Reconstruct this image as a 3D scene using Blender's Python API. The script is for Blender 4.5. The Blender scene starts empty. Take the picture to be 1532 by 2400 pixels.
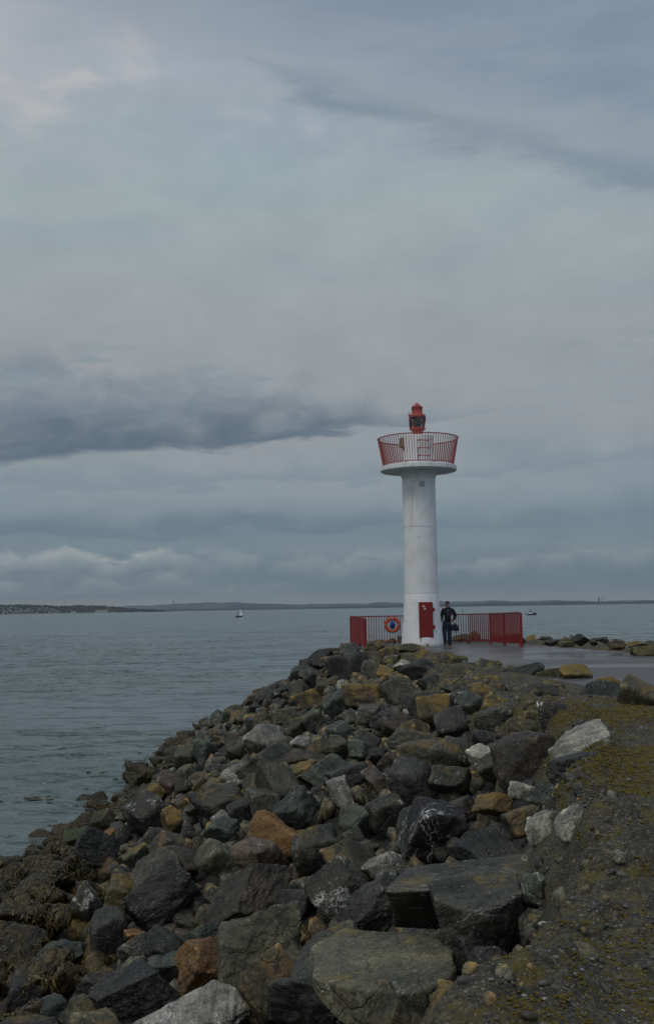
import bpy, math, random
import numpy as np
from mathutils import Vector, Matrix, Euler

random.seed(11); RNG = np.random.default_rng(11)
SC = bpy.context.scene
COL = SC.collection

# ---------------------------------------------------------------- camera
PITCH = math.radians(5.14); ROLL = math.radians(0.90); F = 2500.0; EYE = Vector((0, 0, 1.6))
cam_d = bpy.data.cameras.new('camera'); cam = bpy.data.objects.new('camera', cam_d); COL.objects.link(cam)
cam_d.sensor_fit = 'VERTICAL'; cam_d.sensor_height = 24.0; cam_d.lens = 25.0
cam_d.clip_start = 0.05; cam_d.clip_end = 60000
CM = Matrix.Rotation(math.pi/2 + PITCH, 3, 'X') @ Matrix.Rotation(-ROLL, 3, 'Z')
cam.matrix_world = Matrix.Translation(EYE) @ CM.to_4x4()
SC.camera = cam

def ray(px, py):
    return (CM @ Vector(((px-766)/F, (1200-py)/F, -1))).normalized()
def at_y(px, py, y):
    d = ray(px, py); return EYE + d*(y/d.y)
def at_z(px, py, z):
    d = ray(px, py); return EYE + d*((z-1.6)/d.z)
def proj(p):
    q = CM.transposed() @ (Vector(p)-EYE)
    return 766 + F*q.x/-q.z, 1200 - F*q.y/-q.z, -q.z

# ---------------------------------------------------------------- sky and sun
SUN_EL, SUN_AZ = math.radians(55), math.radians(-145)     # azimuth from +Y, clockwise
SKY_GAIN = 1.08; HAZE = 5.0e-5
world = bpy.data.worlds.new('World'); SC.world = world; world.use_nodes = True

class NT:
    """tiny helper to write node trees as expressions"""
    def __init__(s, tree): s.t = tree; s.t.nodes.clear()
    def n(s, kind, **kw):
        nd = s.t.nodes.new(kind)
        for k, v in kw.items():
            if k in ('ins',): continue
            setattr(nd, k, v)
        for k, v in kw.get('ins', {}).items():
            s.put(nd.inputs[k], v)
        return nd
    def put(s, sock, v):
        if isinstance(v, bpy.types.NodeSocket): s.t.links.new(v, sock)
        elif isinstance(v, (tuple, list)) and sock.type == 'RGBA' and len(v) == 3: sock.default_value = (*v, 1)
        else: sock.default_value = v
    def m(s, op, a, b=0.0, c=0.0, clamp=False):
        nd = s.n('ShaderNodeMath', operation=op, use_clamp=clamp)
        s.put(nd.inputs[0], a); s.put(nd.inputs[1], b)
        if op in ('MULTIPLY_ADD', 'SMOOTH_MIN', 'COMPARE'): s.put(nd.inputs[2], c)
        return nd.outputs[0]
    def add(s, a, b): return s.m('ADD', a, b)
    def sub(s, a, b): return s.m('SUBTRACT', a, b)
    def mul(s, a, b): return s.m('MULTIPLY', a, b)
    def step(s, x, lo, hi, a=0.0, b=1.0):
        nd = s.n('ShaderNodeMapRange', interpolation_type='SMOOTHSTEP')
        s.put(nd.inputs[0], x); s.put(nd.inputs[1], lo); s.put(nd.inputs[2], hi); s.put(nd.inputs[3], a); s.put(nd.inputs[4], b)
        return nd.outputs[0]
    def mix(s, f, a, b, mode='MIX'):
        nd = s.n('ShaderNodeMix', data_type='RGBA', blend_type=mode)
        s.put(nd.inputs[0], f); s.put(nd.inputs[6], a); s.put(nd.inputs[7], b)
        return nd.outputs[2]
    def noise(s, vec, scale, detail=4, rough=.5, dist=0.0, out='Fac'):
        nd = s.n('ShaderNodeTexNoise'); s.put(nd.inputs['Vector'], vec)
        s.put(nd.inputs['Scale'], scale); nd.inputs['Detail'].default_value = detail
        nd.inputs['Roughness'].default_value = rough; nd.inputs['Distortion'].default_value = dist
        return nd.outputs[out]
    def vm(s, op, a, b=None):
        nd = s.n('ShaderNodeVectorMath', operation=op); s.put(nd.inputs[0], a)
        if b is not None: s.put(nd.inputs[1] if op != 'SCALE' else nd.inputs[3], b)
        return nd.outputs[0]
    def ramp(s, x, pts):
        nd = s.n('ShaderNodeValToRGB'); s.put(nd.inputs[0], x); e = nd.color_ramp.elements
        while len(e) < len(pts): e.new(0.5)
        for k, (p, c) in enumerate(pts): e[k].position = p; e[k].color = (*c, 1)
        return nd.outputs[0]

def lin(c):   # sRGB 0-255 -> linear
    return tuple((v/255/12.92) if v/255 <= .04045 else ((v/255+.055)/1.055)**2.4 for v in c)

w = NT(world.node_tree)
gen = w.n('ShaderNodeTexCoord').outputs['Generated']
sep = w.n('ShaderNodeSeparateXYZ', ins={0: gen})
X, Y, Z = sep.outputs
az = w.m('ARCTAN2', X, Y); el = w.m('ARCSINE', w.m('MAXIMUM', w.m('MINIMUM', Z, 1.0), -1.0))
# thousandths of a radian; u to the right of north, v up from the horizon
U = w.mul(az, 1000.0); V = w.mul(el, 1000.0)
P = w.n('ShaderNodeCombineXYZ', ins={0: w.mul(U, .001), 1: w.mul(V, .001), 2: 0.0}).outputs[0]
Pstr = w.vm('MULTIPLY', P, (1.0, 4.2, 1.0))
nz1 = w.noise(Pstr, 3.2, 7, .55, .3); nz2 = w.noise(w.vm('ADD', Pstr, (3.1, 7.7, 0)), 9.0, 6, .55, .2)
nz3 = w.noise(w.vm('MULTIPLY', P, (1, 1.7, 1)), 14.0, 8, .6, .4)
# puffy noise for cumulus
def U_(px): return (px-766)/2.5
def V_(py): return math.atan((1200-py)/F)*1000 + 89.7
Uw = w.add(U, w.mul(w.sub(nz2, .5), 130)); Vw = w.add(V, w.mul(w.sub(nz3, .5), 90))
Vb = w.add(V, w.add(w.mul(w.sub(nz1, .5), 40), w.mul(w.sub(nz2, .5), 22)))
base = w.ramp(w.m('MULTIPLY', w.m('MAXIMUM', Vb, 0.0), 1/700.0, clamp=True), [
    (0.000, lin((122, 130, 135))), (V_(1385)/700, lin((106, 123, 129))), (V_(1340)/700, lin((106, 122, 132))),
    (V_(1290)/700, lin((118, 133, 141))), (V_(1235)/700, lin((112, 130, 141))), (V_(1160)/700, lin((134, 146, 153))),
    (V_(1000)/700, lin((144, 151, 156))), (V_(800)/700, lin((149, 155, 159))), (V_(450)/700, lin((152, 165, 169))),
    (V_(150)/700, lin((152, 162, 172))), (V_(-100)/700, lin((140, 150, 163))), (1.0, lin((160, 168, 178)))])
# broad soft mottling, pinkish to blue
tint = w.ramp(nz1, [(.33, (.93, .97, 1.0)), (.5, (1.0, 1, 1)), (.66, (1.03, 1.0, 1.0))])
c = w.mix(1.0, base, tint, 'MULTIPLY')
c = w.mix(1.0, c, w.ramp(nz3, [(.35, (.95,.955,.96)), (.65, (1.04,1.035,1.03))]), 'MULTIPLY')
# darker blue-violet sheet above a falling diagonal line
diag = w.sub(Vw, w.m('MULTIPLY_ADD', U, -.33, V_(150)+.33*U_(560)))
sheet = w.mul(w.step(diag, -30, 110), w.step(U, U_(-700), U_(900)))
c = w.mix(w.mul(sheet, w.step(nz2, .25, .7, .6, 1.0)), c, lin((122, 138, 156)))
# diagonal streak
sl = w.sub(V, w.m('MULTIPLY_ADD', U, -.285, V_(165)+.285*U_(600)))
slw = w.add(sl, w.mul(w.sub(nz2, .5), 60))
wid = w.step(U, U_(520), U_(850), 5, 15)
g = w.m('POWER', 2.718, w.mul(-1.0, w.m('POWER', w.m('ABSOLUTE', w.m('DIVIDE', slw, wid)), 2.2)))
c = w.mix(w.mul(w.mul(g, .72), w.mul(w.step(U, U_(430), U_(760)), w.step(nz2, .3, .6, .6, 1))), c, lin((117, 133, 149)))
# light ragged rim beside the sheet
rim = w.mul(w.step(w.m('ABSOLUTE', w.add(diag, 26)), 30, 0), w.step(nz3, .45, .68))
c = w.mix(w.mul(rim, w.mul(w.step(U, U_(150), U_(500)), w.step(U, U_(1000), U_(700)))), c, lin((162, 168, 178)))
# warm glints of thin cloud at upper left
for (px, py, sx, sy, a) in ((190, 213, 20, 9, .55), (25, 246, 22, 7, .5), (112, 291, 18, 7, .5), (290, 140, 18, 12, .35), (-60, 120, 60, 60, .35)):
    dx = w.m('DIVIDE', w.sub(Uw, U_(px)), sx*1.3); dy = w.m('DIVIDE', w.sub(Vw, V_(py)), sy*1.3)
    r2 = w.add(w.mul(dx, dx), w.mul(dy, dy))
    c = w.mix(w.mul(w.m('POWER', 2.718, w.mul(-1.0, r2)), a), c, lin((190, 186, 186)))
# the long dark cloud, hard lower edge, soft top, tapering to the right
def dark_cloud(c, u0, u1, vlo0, vlo1, th0, th1, col, a):
    t = w.m('DIVIDE', w.sub(U, u0), u1-u0)
    lo = w.m('MULTIPLY_ADD', t, vlo1-vlo0, vlo0); th = w.m('MULTIPLY_ADD', t, th1-th0, th0)
    th = w.m('MAXIMUM', th, 1.0)
    vv = w.m('DIVIDE', w.sub(w.add(V, w.add(w.mul(w.sub(nz2, .5), 50), w.mul(w.sub(nz3, .5), 26))), lo), th)
    e = w.mul(w.step(vv, -.14, .18), w.step(w.add(vv, w.mul(w.sub(nz3, .5), 1.3)), 1.7, .0))
    e = w.mul(e, w.mul(w.step(t, 1.10, .55), w.step(t, -1.6, -.8)))
    return w.mix(w.mul(e, w.mul(a, w.step(nz1, .2, .5, .72, 1.0))), c, col)
c = dark_cloud(c, U_(0), U_(1140), V_(1092), V_(992), 64, 12, lin((84, 101, 117)), .92)
c = dark_cloud(c, U_(-50), U_(760), V_(1010), V_(935), 50, 12, lin((112, 126, 140)), .5)
c = dark_cloud(c, U_(-200), U_(1500), V_(1262), V_(1235), 20, 8, lin((98, 117, 131)), .6)
c = dark_cloud(c, U_(1050), U_(2200), V_(1120), V_(1085), 14, 16, lin((118, 134, 146)), .55)
# small blue-grey scraps at right
scr = w.mul(w.step(w.noise(w.vm('ADD', w.vm('MULTIPLY', P, (1, 5.0, 1)), (1.3, .2, 0)), 9.0, 5, .5), .56, .68), w.mul(w.step(V, V_(950), V_(900)), w.step(V, V_(780), V_(840))))
c = w.mix(w.mul(scr, .6), c, lin((126, 142, 152)))
# cumulus banks near the horizon: light tops above darker bodies
def bank(c, vtop, h, u0, u1, seed, lightc, darkc, amp=30, a=.85):
    pn = w.noise(w.vm('ADD', w.vm('MULTIPLY', P, (1, .35, 1)), (seed, 0, 0)), 13.0, 6, .55)
    pf = w.noise(w.vm('ADD', w.vm('MULTIPLY', P, (1, 2.2, 1)), (seed*2, 1, 0)), 30.0, 8, .62, .3)
    top = w.add(vtop, w.add(w.mul(w.sub(pn, .5), amp*3.2), w.mul(w.sub(pf, .5), 46)))
    d = w.sub(top, V)                                    # depth below the top
    m = w.mul(w.step(d, -3, 9), w.step(d, h*1.4, h*.4))
    m = w.mul(m, w.mul(w.step(U, u0-60, u0+10), w.step(U, u1+40, u1-60)))
    lum = w.m('ADD', w.step(d, h*1.0, -4), w.mul(w.sub(pf, .5), 3.4), clamp=True)
    return w.mix(w.mul(m, a), c, w.mix(lum, darkc, lightc))
c = bank(c, V_(1290), 24, U_(-400), U_(470), 2.3, lin((156, 162, 164)), lin((108, 124, 133)), 14, .88)
c = bank(c, V_(1302), 26, U_(560), U_(2200), 6.1, lin((136, 146, 150)), lin((101, 119, 130)), 22, .75)
c = bank(c, V_(1358), 17, U_(-400), U_(660), 4.9, lin((138, 147, 150)), lin((107, 122, 131)), 14, .75)
# peach strip just over the hills
pch = w.mul(w.step(V, 0, 4), w.step(V, 16, 5))
c = w.mix(w.mul(pch, w.step(nz1, .3, .6, .25, .6)), c, lin((140, 137, 134)))
# below the horizon (only ever seen as bounce light)
c = w.mix(w.step(V, 2, -6), c, lin((95, 108, 112)))
# brighter thin overcast behind the photographer
back = w.step(Y, .2, -.7)
c = w.mix(back, c, w.mix(1.0, c, (1.38, 1.3, 1.22), 'MULTIPLY'))
sky = w.n('ShaderNodeTexSky', sky_type='NISHITA', sun_disc=False)
sky.sun_elevation = SUN_EL; sky.sun_rotation = SUN_AZ; sky.air_density = 1.0; sky.dust_density = 2.0
b1 = w.n('ShaderNodeBackground', ins={0: sky.outputs[0], 1: 0.05})
b2 = w.n('ShaderNodeBackground', ins={0: c, 1: SKY_GAIN})
mx = w.n('ShaderNodeMixShader', ins={0: 0.985, 1: b1.outputs[0], 2: b2.outputs[0]})
out = w.n('ShaderNodeOutputWorld', ins={0: mx.outputs[0]})

sun_d = bpy.data.lights.new('sun', 'SUN'); sun = bpy.data.objects.new('sun', sun_d); COL.objects.link(sun)
sun_d.energy = 0.7; sun_d.angle = math.radians(18); sun_d.color = (1, .95, .88)
sd = Vector((math.sin(SUN_AZ)*math.cos(SUN_EL), math.cos(SUN_AZ)*math.cos(SUN_EL), math.sin(SUN_EL)))
sun.rotation_euler = sd.to_track_quat('Z', 'Y').to_euler()
SC.view_settings.view_transform = 'Standard'; SC.view_settings.look = 'None'
SC.view_settings.exposure = 0.0; SC.view_settings.gamma = 1.0
SC.cycles.max_bounces = 6; SC.cycles.volume_bounces = 0; SC.cycles.use_denoising = True

# ---------------------------------------------------------------- object helpers
def tag(o, label=None, cat=None, group=None, kind=None):
    if label: o['label'] = label
    if cat: o['category'] = cat
    if group: o['group'] = group
    if kind: o['kind'] = kind
    return o
def empty(name, loc, label, cat, group=None, rz=0):
    o = bpy.data.objects.new(name, None); COL.objects.link(o); o.location = loc; o.rotation_euler = (0, 0, rz)
    o.empty_display_size = .2
    return tag(o, label, cat, group)
def np_mesh(name, v, f, smooth=True):
    me = bpy.data.meshes.new(name)
    v = np.asarray(v, dtype=np.float32); f = np.asarray(f, dtype=np.int32)
    me.vertices.add(len(v)); me.vertices.foreach_set('co', v.ravel())
    k = f.shape[1]
    me.loops.add(f.size); me.loops.foreach_set('vertex_index', f.ravel())
    me.polygons.add(len(f)); me.polygons.foreach_set('loop_start', np.arange(len(f), dtype=np.int32)*k)
    me.polygons.foreach_set('loop_total', np.full(len(f), k, dtype=np.int32))
    me.update(calc_edges=True); me.validate()
    me.polygons.foreach_set('use_smooth', np.full(len(f), smooth)); return me
def link(name, me, mat, parent=None, **kw):
    o = bpy.data.objects.new(name, me); COL.objects.link(o)
    if mat and not me.materials: me.materials.append(mat)
    if parent: o.parent = parent
    return tag(o, **kw)
class MB:
    """collects simple shapes into one mesh"""
    def __init__(s): s.v = []; s.f = []; s.sm = []
    def raw(s, v, f, smooth=False):
        b = len(s.v); s.v += [tuple(p) for p in v]; s.f += [tuple(b+i for i in q) for q in f]; s.sm += [smooth]*len(f); return s
    def box(s, c, d, rot=None, bev=0):
        c = Vector(c); hx, hy, hz = d[0]/2, d[1]/2, d[2]/2; R = rot or Matrix.Identity(3)
        if bev <= 0:
            v = [c + R@Vector((x*hx, y*hy, z*hz)) for x in (-1, 1) for y in (-1, 1) for z in (-1, 1)]
            return s.raw(v, [(0,1,3,2),(4,6,7,5),(0,4,5,1),(2,3,7,6),(0,2,6,4),(1,5,7,3)])
        import bmesh
        bm = bmesh.new(); bmesh.ops.create_cube(bm, size=1)
        for p in bm.verts: p.co = Vector((p.co.x*d[0], p.co.y*d[1], p.co.z*d[2]))
        bmesh.ops.bevel(bm, geom=bm.edges[:], offset=bev, segments=2, affect='EDGES', profile=.5)
        bm.verts.index_update()
        s.raw([c+R@p.co for p in bm.verts], [[q.index for q in f.verts] for f in bm.faces]); bm.free(); return s
    def tube(s, pts, r, n=8, cap=True, closed=False):
        pts = [Vector(p) for p in pts]; rr = r if isinstance(r, (list, tuple)) else [r]*len(pts)
        N = len(pts); rings = []; up = Vector((0, 0, 1))
        for i, p in enumerate(pts):
            a = pts[(i-1) % N] if (i > 0 or closed) else p; b = pts[(i+1) % N] if (i < N-1 or closed) else p
            t = (b-a).normalized(); s1 = t.cross(up)
            if s1.length < 1e-3: s1 = t.cross(Vector((1, 0, 0)))
            s1.normalize(); s2 = t.cross(s1)
            rings.append([p + rr[i]*(s1*math.cos(2*math.pi*k/n)+s2*math.sin(2*math.pi*k/n)) for k in range(n)])
        v = [q for g in rings for q in g]; f = []
        for i in range(N if closed else N-1):
            j = (i+1) % N
            f += [(i*n+k, i*n+(k+1) % n, j*n+(k+1) % n, j*n+k) for k in range(n)]
        if cap and not closed: f += [tuple(range(n))[::-1], tuple((N-1)*n+k for k in range(n))]
        return s.raw(v, f, True)
    def lathe(s, prof, n=48, c=(0, 0, 0), sharp=True):
        """prof: list of (r, z) bottom to top or any order"""
        v = []; f = []
        if sharp:
            for (r0, z0), (r1, z1) in zip(prof, prof[1:]):
                b = len(v)
                for k in range(n):
                    a = 2*math.pi*k/n
                    v.append((c[0]+r0*math.cos(a), c[1]+r0*math.sin(a), c[2]+z0)); v.append((c[0]+r1*math.cos(a), c[1]+r1*math.sin(a), c[2]+z1))
                f += [(b+2*k, b+2*((k+1) % n), b+2*((k+1) % n)+1, b+2*k+1) for k in range(n)]
        else:
            for (r, z) in prof:
                for k in range(n):
                    a = 2*math.pi*k/n; v.append((c[0]+r*math.cos(a), c[1]+r*math.sin(a), c[2]+z))
            for i in range(len(prof)-1):
                f += [(i*n+k, i*n+(k+1) % n, (i+1)*n+(k+1) % n, (i+1)*n+k) for k in range(n)]
        return s.raw(v, f, True)
    def build(s, name, mat, parent=None, **kw):
        me = bpy.data.meshes.new(name); me.from_pydata([tuple(p) for p in s.v], [], s.f); me.update()
        me.polygons.foreach_set('use_smooth', s.sm)
        return link(name, me, mat, parent, **kw)

# ---------------------------------------------------------------- numpy noise
_PERM = RNG.permutation(4096).astype(np.int64); _VAL = RNG.uniform(-1, 1, 4096)
def vnoise(p):
    p = np.asarray(p, float); i = np.floor(p).astype(np.int64); f = p-i; u = f*f*f*(f*(f*6-15)+10)
    def h(dx, dy, dz):
        a = _PERM[(i[:, 0]+dx) & 4095]; b = _PERM[(a+i[:, 1]+dy) & 4095]; return _VAL[_PERM[(b+i[:, 2]+dz) & 4095]]
    r = 0
    for dx in (0, 1):
        wx = u[:, 0] if dx else 1-u[:, 0]
        for dy in (0, 1):
            wy = u[:, 1] if dy else 1-u[:, 1]
            for dz in (0, 1):
                wz = u[:, 2] if dz else 1-u[:, 2]
                r = r + wx*wy*wz*h(dx, dy, dz)
    return r
def fbm(p, oct=4, gain=.5):
    p = np.asarray(p, float); r = 0; a = 1; 
    for k in range(oct): r = r + a*vnoise(p*(2**k)+17.3*k); a *= gain
    return r

# ---------------------------------------------------------------- materials
MATS = {}
def material(name):
    m = bpy.data.materials.new(name); m.use_nodes = True; t = NT(m.node_tree); MATS[name] = m
    return m, t
def finish(t, color, rough=.6, bump=None, bstr=.3, bdist=.02, **kw):
    b = t.n('ShaderNodeBsdfPrincipled'); t.put(b.inputs['Base Color'], color); t.put(b.inputs['Roughness'], rough)
    for k, v in kw.items(): t.put(b.inputs[k.replace('_', ' ')], v)
    if bump is not None:
        bn = t.n('ShaderNodeBump'); bn.inputs['Strength'].default_value = bstr; bn.inputs['Distance'].default_value = bdist
        t.put(bn.inputs['Height'], bump); t.put(b.inputs['Normal'], bn.outputs[0])
    o = t.n('ShaderNodeOutputMaterial'); t.put(o.inputs[0], b.outputs[0]); return b
def plain(name, col, rough=.5, var=.12, scale=8, bump=.0, **kw):
    m, t = material(name); pos = t.n('ShaderNodeNewGeometry').outputs['Position']
    n = t.noise(pos, scale, 4, .6)
    c = t.mix(1.0, col, t.ramp(n, [(.25, (1-var,)*3), (.75, (1+var,)*3)]), 'MULTIPLY')
    finish(t, c, rough, n if bump else None, bump, .01, **kw); return m

def rock_mat(name, c1, c2, lichen=.0, lcol=(.16, .105, .02), veins=.0, vcol=(.5, .5, .5), white=.0, rust=.0, rcol=(.20, .075, .018),
             rough=.62, weed=0.0, wcol=(.45, .46, .47)):
    m, t = material(name)
    geo = t.n('ShaderNodeNewGeometry'); rnd = t.m('FRACT', t.add(t.n('ShaderNodeObjectInfo').outputs['Random'], geo.outputs['Random Per Island']))
    off = t.n('ShaderNodeCombineXYZ', ins={0: t.mul(rnd, 71.0), 1: t.mul(rnd, 37.0), 2: t.mul(rnd, 53.0)}).outputs[0]
    p = t.vm('ADD', geo.outputs['Position'], off)
    nrm = t.n('ShaderNodeSeparateXYZ', ins={0: geo.outputs['Normal']}).outputs[2]
    big = t.noise(p, 1.7, 6, .62, .4); mid = t.noise(p, 7.0, 6, .65, .2); fine = t.noise(p, 38.0, 4, .7)
    # bedding: noise squeezed along a tilted axis that differs from stone to stone
    rot = t.n('ShaderNodeVectorRotate', rotation_type='EULER_XYZ'); t.put(rot.inputs['Vector'], p)
    t.put(rot.inputs['Rotation'], t.n('ShaderNodeCombineXYZ', ins={0: t.mul(rnd, 9.0), 1: t.mul(rnd, 23.0), 2: t.mul(rnd, 5.0)}).outputs[0])
    bed = t.noise(t.vm('MULTIPLY', rot.outputs[0], (1.2, 1.2, 11.0)), 1.6, 5, .6, .3)
    dk = 1.0 if max(c2) < .20 else 1.55
    c1 = tuple(dk*v*.38*k_ for v, k_ in zip(c1, (1.10, 1.03, .87))); c2 = tuple(dk*v*.62*k_ for v, k_ in zip(c2, (1.10, 1.03, .87)))
    c = t.mix(t.step(t.add(t.mul(big, .6), t.mul(bed, .4)), .38, .60), c1, c2)
    c = t.mix(1.0, c, t.ramp(mid, [(.32, (.55, .55, .55)), (.66, (1.5, 1.5, 1.5))]), 'MULTIPLY')
    c = t.mix(1.0, c, t.ramp(fine, [(.34, (.62, .62, .62)), (.66, (1.45, 1.45, 1.45))]), 'MULTIPLY')
    c = t.mix(1.0, c, t.ramp(rnd, [(0, (.72, .73, .74)), (.5, (1, 1, .96)), (1, (1.25, 1.22, 1.16))]), 'MULTIPLY')
    if rust:
        k = t.step(t.add(big, t.mul(t.sub(mid, .5), .6)), .62-.3*rust, .72-.25*rust)
        c = t.mix(t.mul(k, .9), c, t.mix(mid, rcol, tuple(v*1.7 for v in rcol)))
    if lichen:
        k = t.add(t.noise(p, 2.6, 7, .7, .3), t.add(t.mul(nrm, .14), t.mul(t.sub(fine, .5), .22)))
        k = t.step(k, .80-.28*lichen, .92-.28*lichen)
        c = t.mix(t.mul(k, .85), c, t.mix(fine, tuple(v*.6 for v in lcol), tuple(v*1.5 for v in lcol)))
    if veins:
        q = t.vm('MULTIPLY', rot.outputs[0], (.7, .7, 2.4 if veins < 1.5 else 5.5))
        v1 = t.m('ABSOLUTE', t.sub(t.noise(q, 1.6, 3, .5, .8), .5))
        k = t.mul(t.step(v1, .0045+.004*veins, .001), t.mul(t.step(mid, .4, .55), t.step(t.noise(p, 1.1, 2, .5), .45 if veins < 1.5 else .2, .58 if veins < 1.5 else .3)))
        c = t.mix(t.mul(k, min(1, veins*1.2)), c, vcol)
    if white:
        k = t.mul(t.step(t.noise(p, 3.1, 6, .75), .70-.22*white, .76-.2*white), t.step(fine, .42, .56))
        c = t.mix(k, c, wcol)
    # the sharp edges are coloured paler than the faces
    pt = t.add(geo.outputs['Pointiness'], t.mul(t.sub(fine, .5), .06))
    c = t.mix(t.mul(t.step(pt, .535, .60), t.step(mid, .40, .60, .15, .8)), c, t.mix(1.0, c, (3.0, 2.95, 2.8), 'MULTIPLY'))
    # salt and bird specks
    sp = t.step(t.noise(p, 40.0, 2, .5), .66, .70)
    c = t.mix(t.mul(sp, .6), c, (.30, .30, .28))
    # tide-washed stones darken to wet brown-green near the water
    zz = t.n('ShaderNodeSeparateXYZ', ins={0: geo.outputs['Position']}).outputs[2]
    wet = t.step(t.add(zz, t.mul(t.sub(big, .5), 1.6)), -3.1, -3.9)
    c = t.mix(t.mul(wet, .85), c, t.mix(mid, (.016, .014, .008), (.05, .04, .015)))
    crack = t.n('ShaderNodeTexVoronoi', feature='DISTANCE_TO_EDGE'); t.put(crack.inputs['Vector'], t.vm('ADD', p, t.vm('SCALE', t.noise(p, 3.0, 3, .5, 0, 'Color'), .5))); crack.inputs['Scale'].default_value = 1.9
    cr = t.step(crack.outputs[0], 0.0, .03)
    h = t.add(t.add(t.mul(mid, .9), t.mul(fine, .22)), t.add(t.mul(bed, .9), t.mul(cr, .25)))
    finish(t, c, t.step(mid, .3, .7, rough-.14, rough+.16), h, .75, .05, Specular_IOR_Level=.42)
    return m
R = {
 'greygreen': rock_mat('rock_grey_green', (.060, .069, .064), (.105, .110, .098), lichen=.55, veins=.35),
 'charcoal': rock_mat('rock_charcoal', (.030, .032, .037), (.060, .062, .066), lichen=.3, veins=.3),
 'olive': rock_mat('rock_olive', (.062, .060, .045), (.115, .105, .075), lichen=.55, rust=.2, rcol=(.12, .075, .03)),
 'ochre': rock_mat('rock_ochre_lichen', (.072, .064, .042), (.125, .105, .060), lichen=1.0, lcol=(.185, .120, .022)),
 'orange': rock_mat('rock_orange', (.17, .095, .040), (.24, .155, .075), rust=.65, rcol=(.135, .062, .018), lichen=.2),
 'pale': rock_mat('rock_pale_grey', (.19, .195, .20), (.30, .31, .32), veins=1.0, vcol=(.6, .6, .58), white=.35, wcol=(.5, .5, .5)),
 'white': rock_mat('rock_whitish', (.26, .26, .27), (.42, .42, .42), white=.7, wcol=(.62, .62, .62)),
 'veined': rock_mat('rock_black_veined', (.030, .030, .038), (.055, .056, .066), veins=2.2, vcol=(.6, .6, .6)),
 'maroon': rock_mat('rock_maroon', (.062, .055, .049), (.100, .086, .074), lichen=.3, rust=.15, rcol=(.080, .050, .034)),
 'pink': rock_mat('rock_pinkish', (.10, .085, .076), (.16, .13, .115), white=.35, wcol=(.4, .32, .27)),
 'blue': rock_mat('rock_blue_green', (.055, .075, .075), (.095, .118, .113), lichen=.12, veins=.5),
 'moss': rock_mat('rock_mossy', (.055, .055, .03), (.085, .08, .04), lichen=.8, lcol=(.125, .105, .016)),
 'guano': rock_mat('rock_guano', (.04, .042, .04), (.075, .078, .07), white=.75, wcol=(.48, .49, .44), lichen=.25),
 'slab': rock_mat('rock_slab', (.115, .120, .098), (.165, .165, .130), lichen=.42, lcol=(.20, .15, .035), veins=.4),
 'weed': rock_mat('rock_weedy', (.022, .016, .006), (.060, .044, .012), lichen=.6, lcol=(.085, .055, .010), rough=.5),
 'algae': rock_mat('rock_algae', (.03, .045, .012), (.06, .09, .015), lichen=.5, lcol=(.07, .12, .012), rough=.45),
}
# stained white paint for the tower
m, t = material('tower_paint')
geo = t.n('ShaderNodeNewGeometry'); p = geo.outputs['Position']
xs, ys, zs = t.n('ShaderNodeSeparateXYZ', ins={0: p}).outputs
streak = t.noise(t.vm('MULTIPLY', p, (5, 5, .45)), 1.3, 6, .65); blot = t.noise(p, 2.2, 6, .65)
fine = t.noise(p, 45, 3, .6)
c = t.mix(t.mul(t.step(streak, .50, .72), t.mul(t.step(zs, 2.4, 5.5), .6)), (.83, .845, .86), (.47, .46, .41))
c = t.mix(t.mul(t.step(blot, .48, .68), .45), c, (.60, .60, .57))
c = t.mix(t.mul(t.step(t.noise(p, 7, 5, .7), .64, .72), t.mul(t.step(zs, 2.4, .4), .8)), c, (.50, .44, .39))
c = t.mix(t.step(t.noise(p, 14, 2, .5), .73, .76), c, (.35, .32, .28))
c = t.mix(t.mul(t.step(zs, .16, .0), t.step(blot, .35, .6, .2, .8)), c, (.25, .25, .18))
c = t.mix(1.0, c, t.ramp(fine, [(.3, (.95, .95, .95)), (.7, (1.04, 1.04, 1.04))]), 'MULTIPLY')
TOWER_T, TOWER_C = t, c     # the rust run is added once the door is placed
MT = m
MR = None
def paint_red(name, col, dark, grime=.5):
    m, t = material(name); p = t.n('ShaderNodeNewGeometry').outputs['Position']
    n = t.noise(p, 3.0, 6, .65); f = t.noise(p, 24, 4, .6)
    c = t.mix(t.mul(t.step(n, .42, .7), grime), col, dark)
    c = t.mix(1.0, c, t.ramp(f, [(.3, (.88, .88, .88)), (.7, (1.1, 1.1, 1.1))]), 'MULTIPLY')
    finish(t, c, .5, f, .15, .004); return m
M_FENCE = paint_red('fence_red_paint', (.23, .011, .013), (.15, .009, .011))
M_DOOR = paint_red('door_red_paint', (.215, .010, .012), (.15, .009, .010), .7)
M_GAL = paint_red('gallery_red_paint', (.36, .075, .058), (.27, .055, .045))
M_LANT = paint_red('lantern_red_paint', (.42, .075, .058), (.30, .045, .038))
M_TAN = plain('box_tan_metal', (.22, .185, .12), .6, .3, 12)
M_BLACK = plain('black_rubber', (.012, .012, .013), .5)
M_VENT = plain('vent_grille_grey', (.50, .51, .51), .6)
M_CONDUIT = plain('conduit_grey', (.17, .17, .165), .8)  # plain dark grey of the conduit on the lantern room wall
M_LENS = plain('lantern_lens_dark', (.035, .045, .045), .15, .3, 20, Specular_IOR_Level=.6)
M_STICK = plain('sticker_white', (.6, .6, .6), .6, .3, 60)
M_BUOY = plain('lifebuoy_orange', (.52, .060, .018), .5, .18, 12)
M_BAND = plain('lifebuoy_band_grey', (.30, .25, .20), .5, .2, 30)
M_ROPE = plain('rope_blue', (.022, .065, .26), .8, .35, 60)
M_CORD = plain('cord_dark', (.03, .035, .03), .8)
M_SKIN = plain('skin', (.30, .155, .11), .5, .1, 20)
M_HAIR = plain('hair_brown', (.045, .022, .015), .7, .3, 60)
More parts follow.
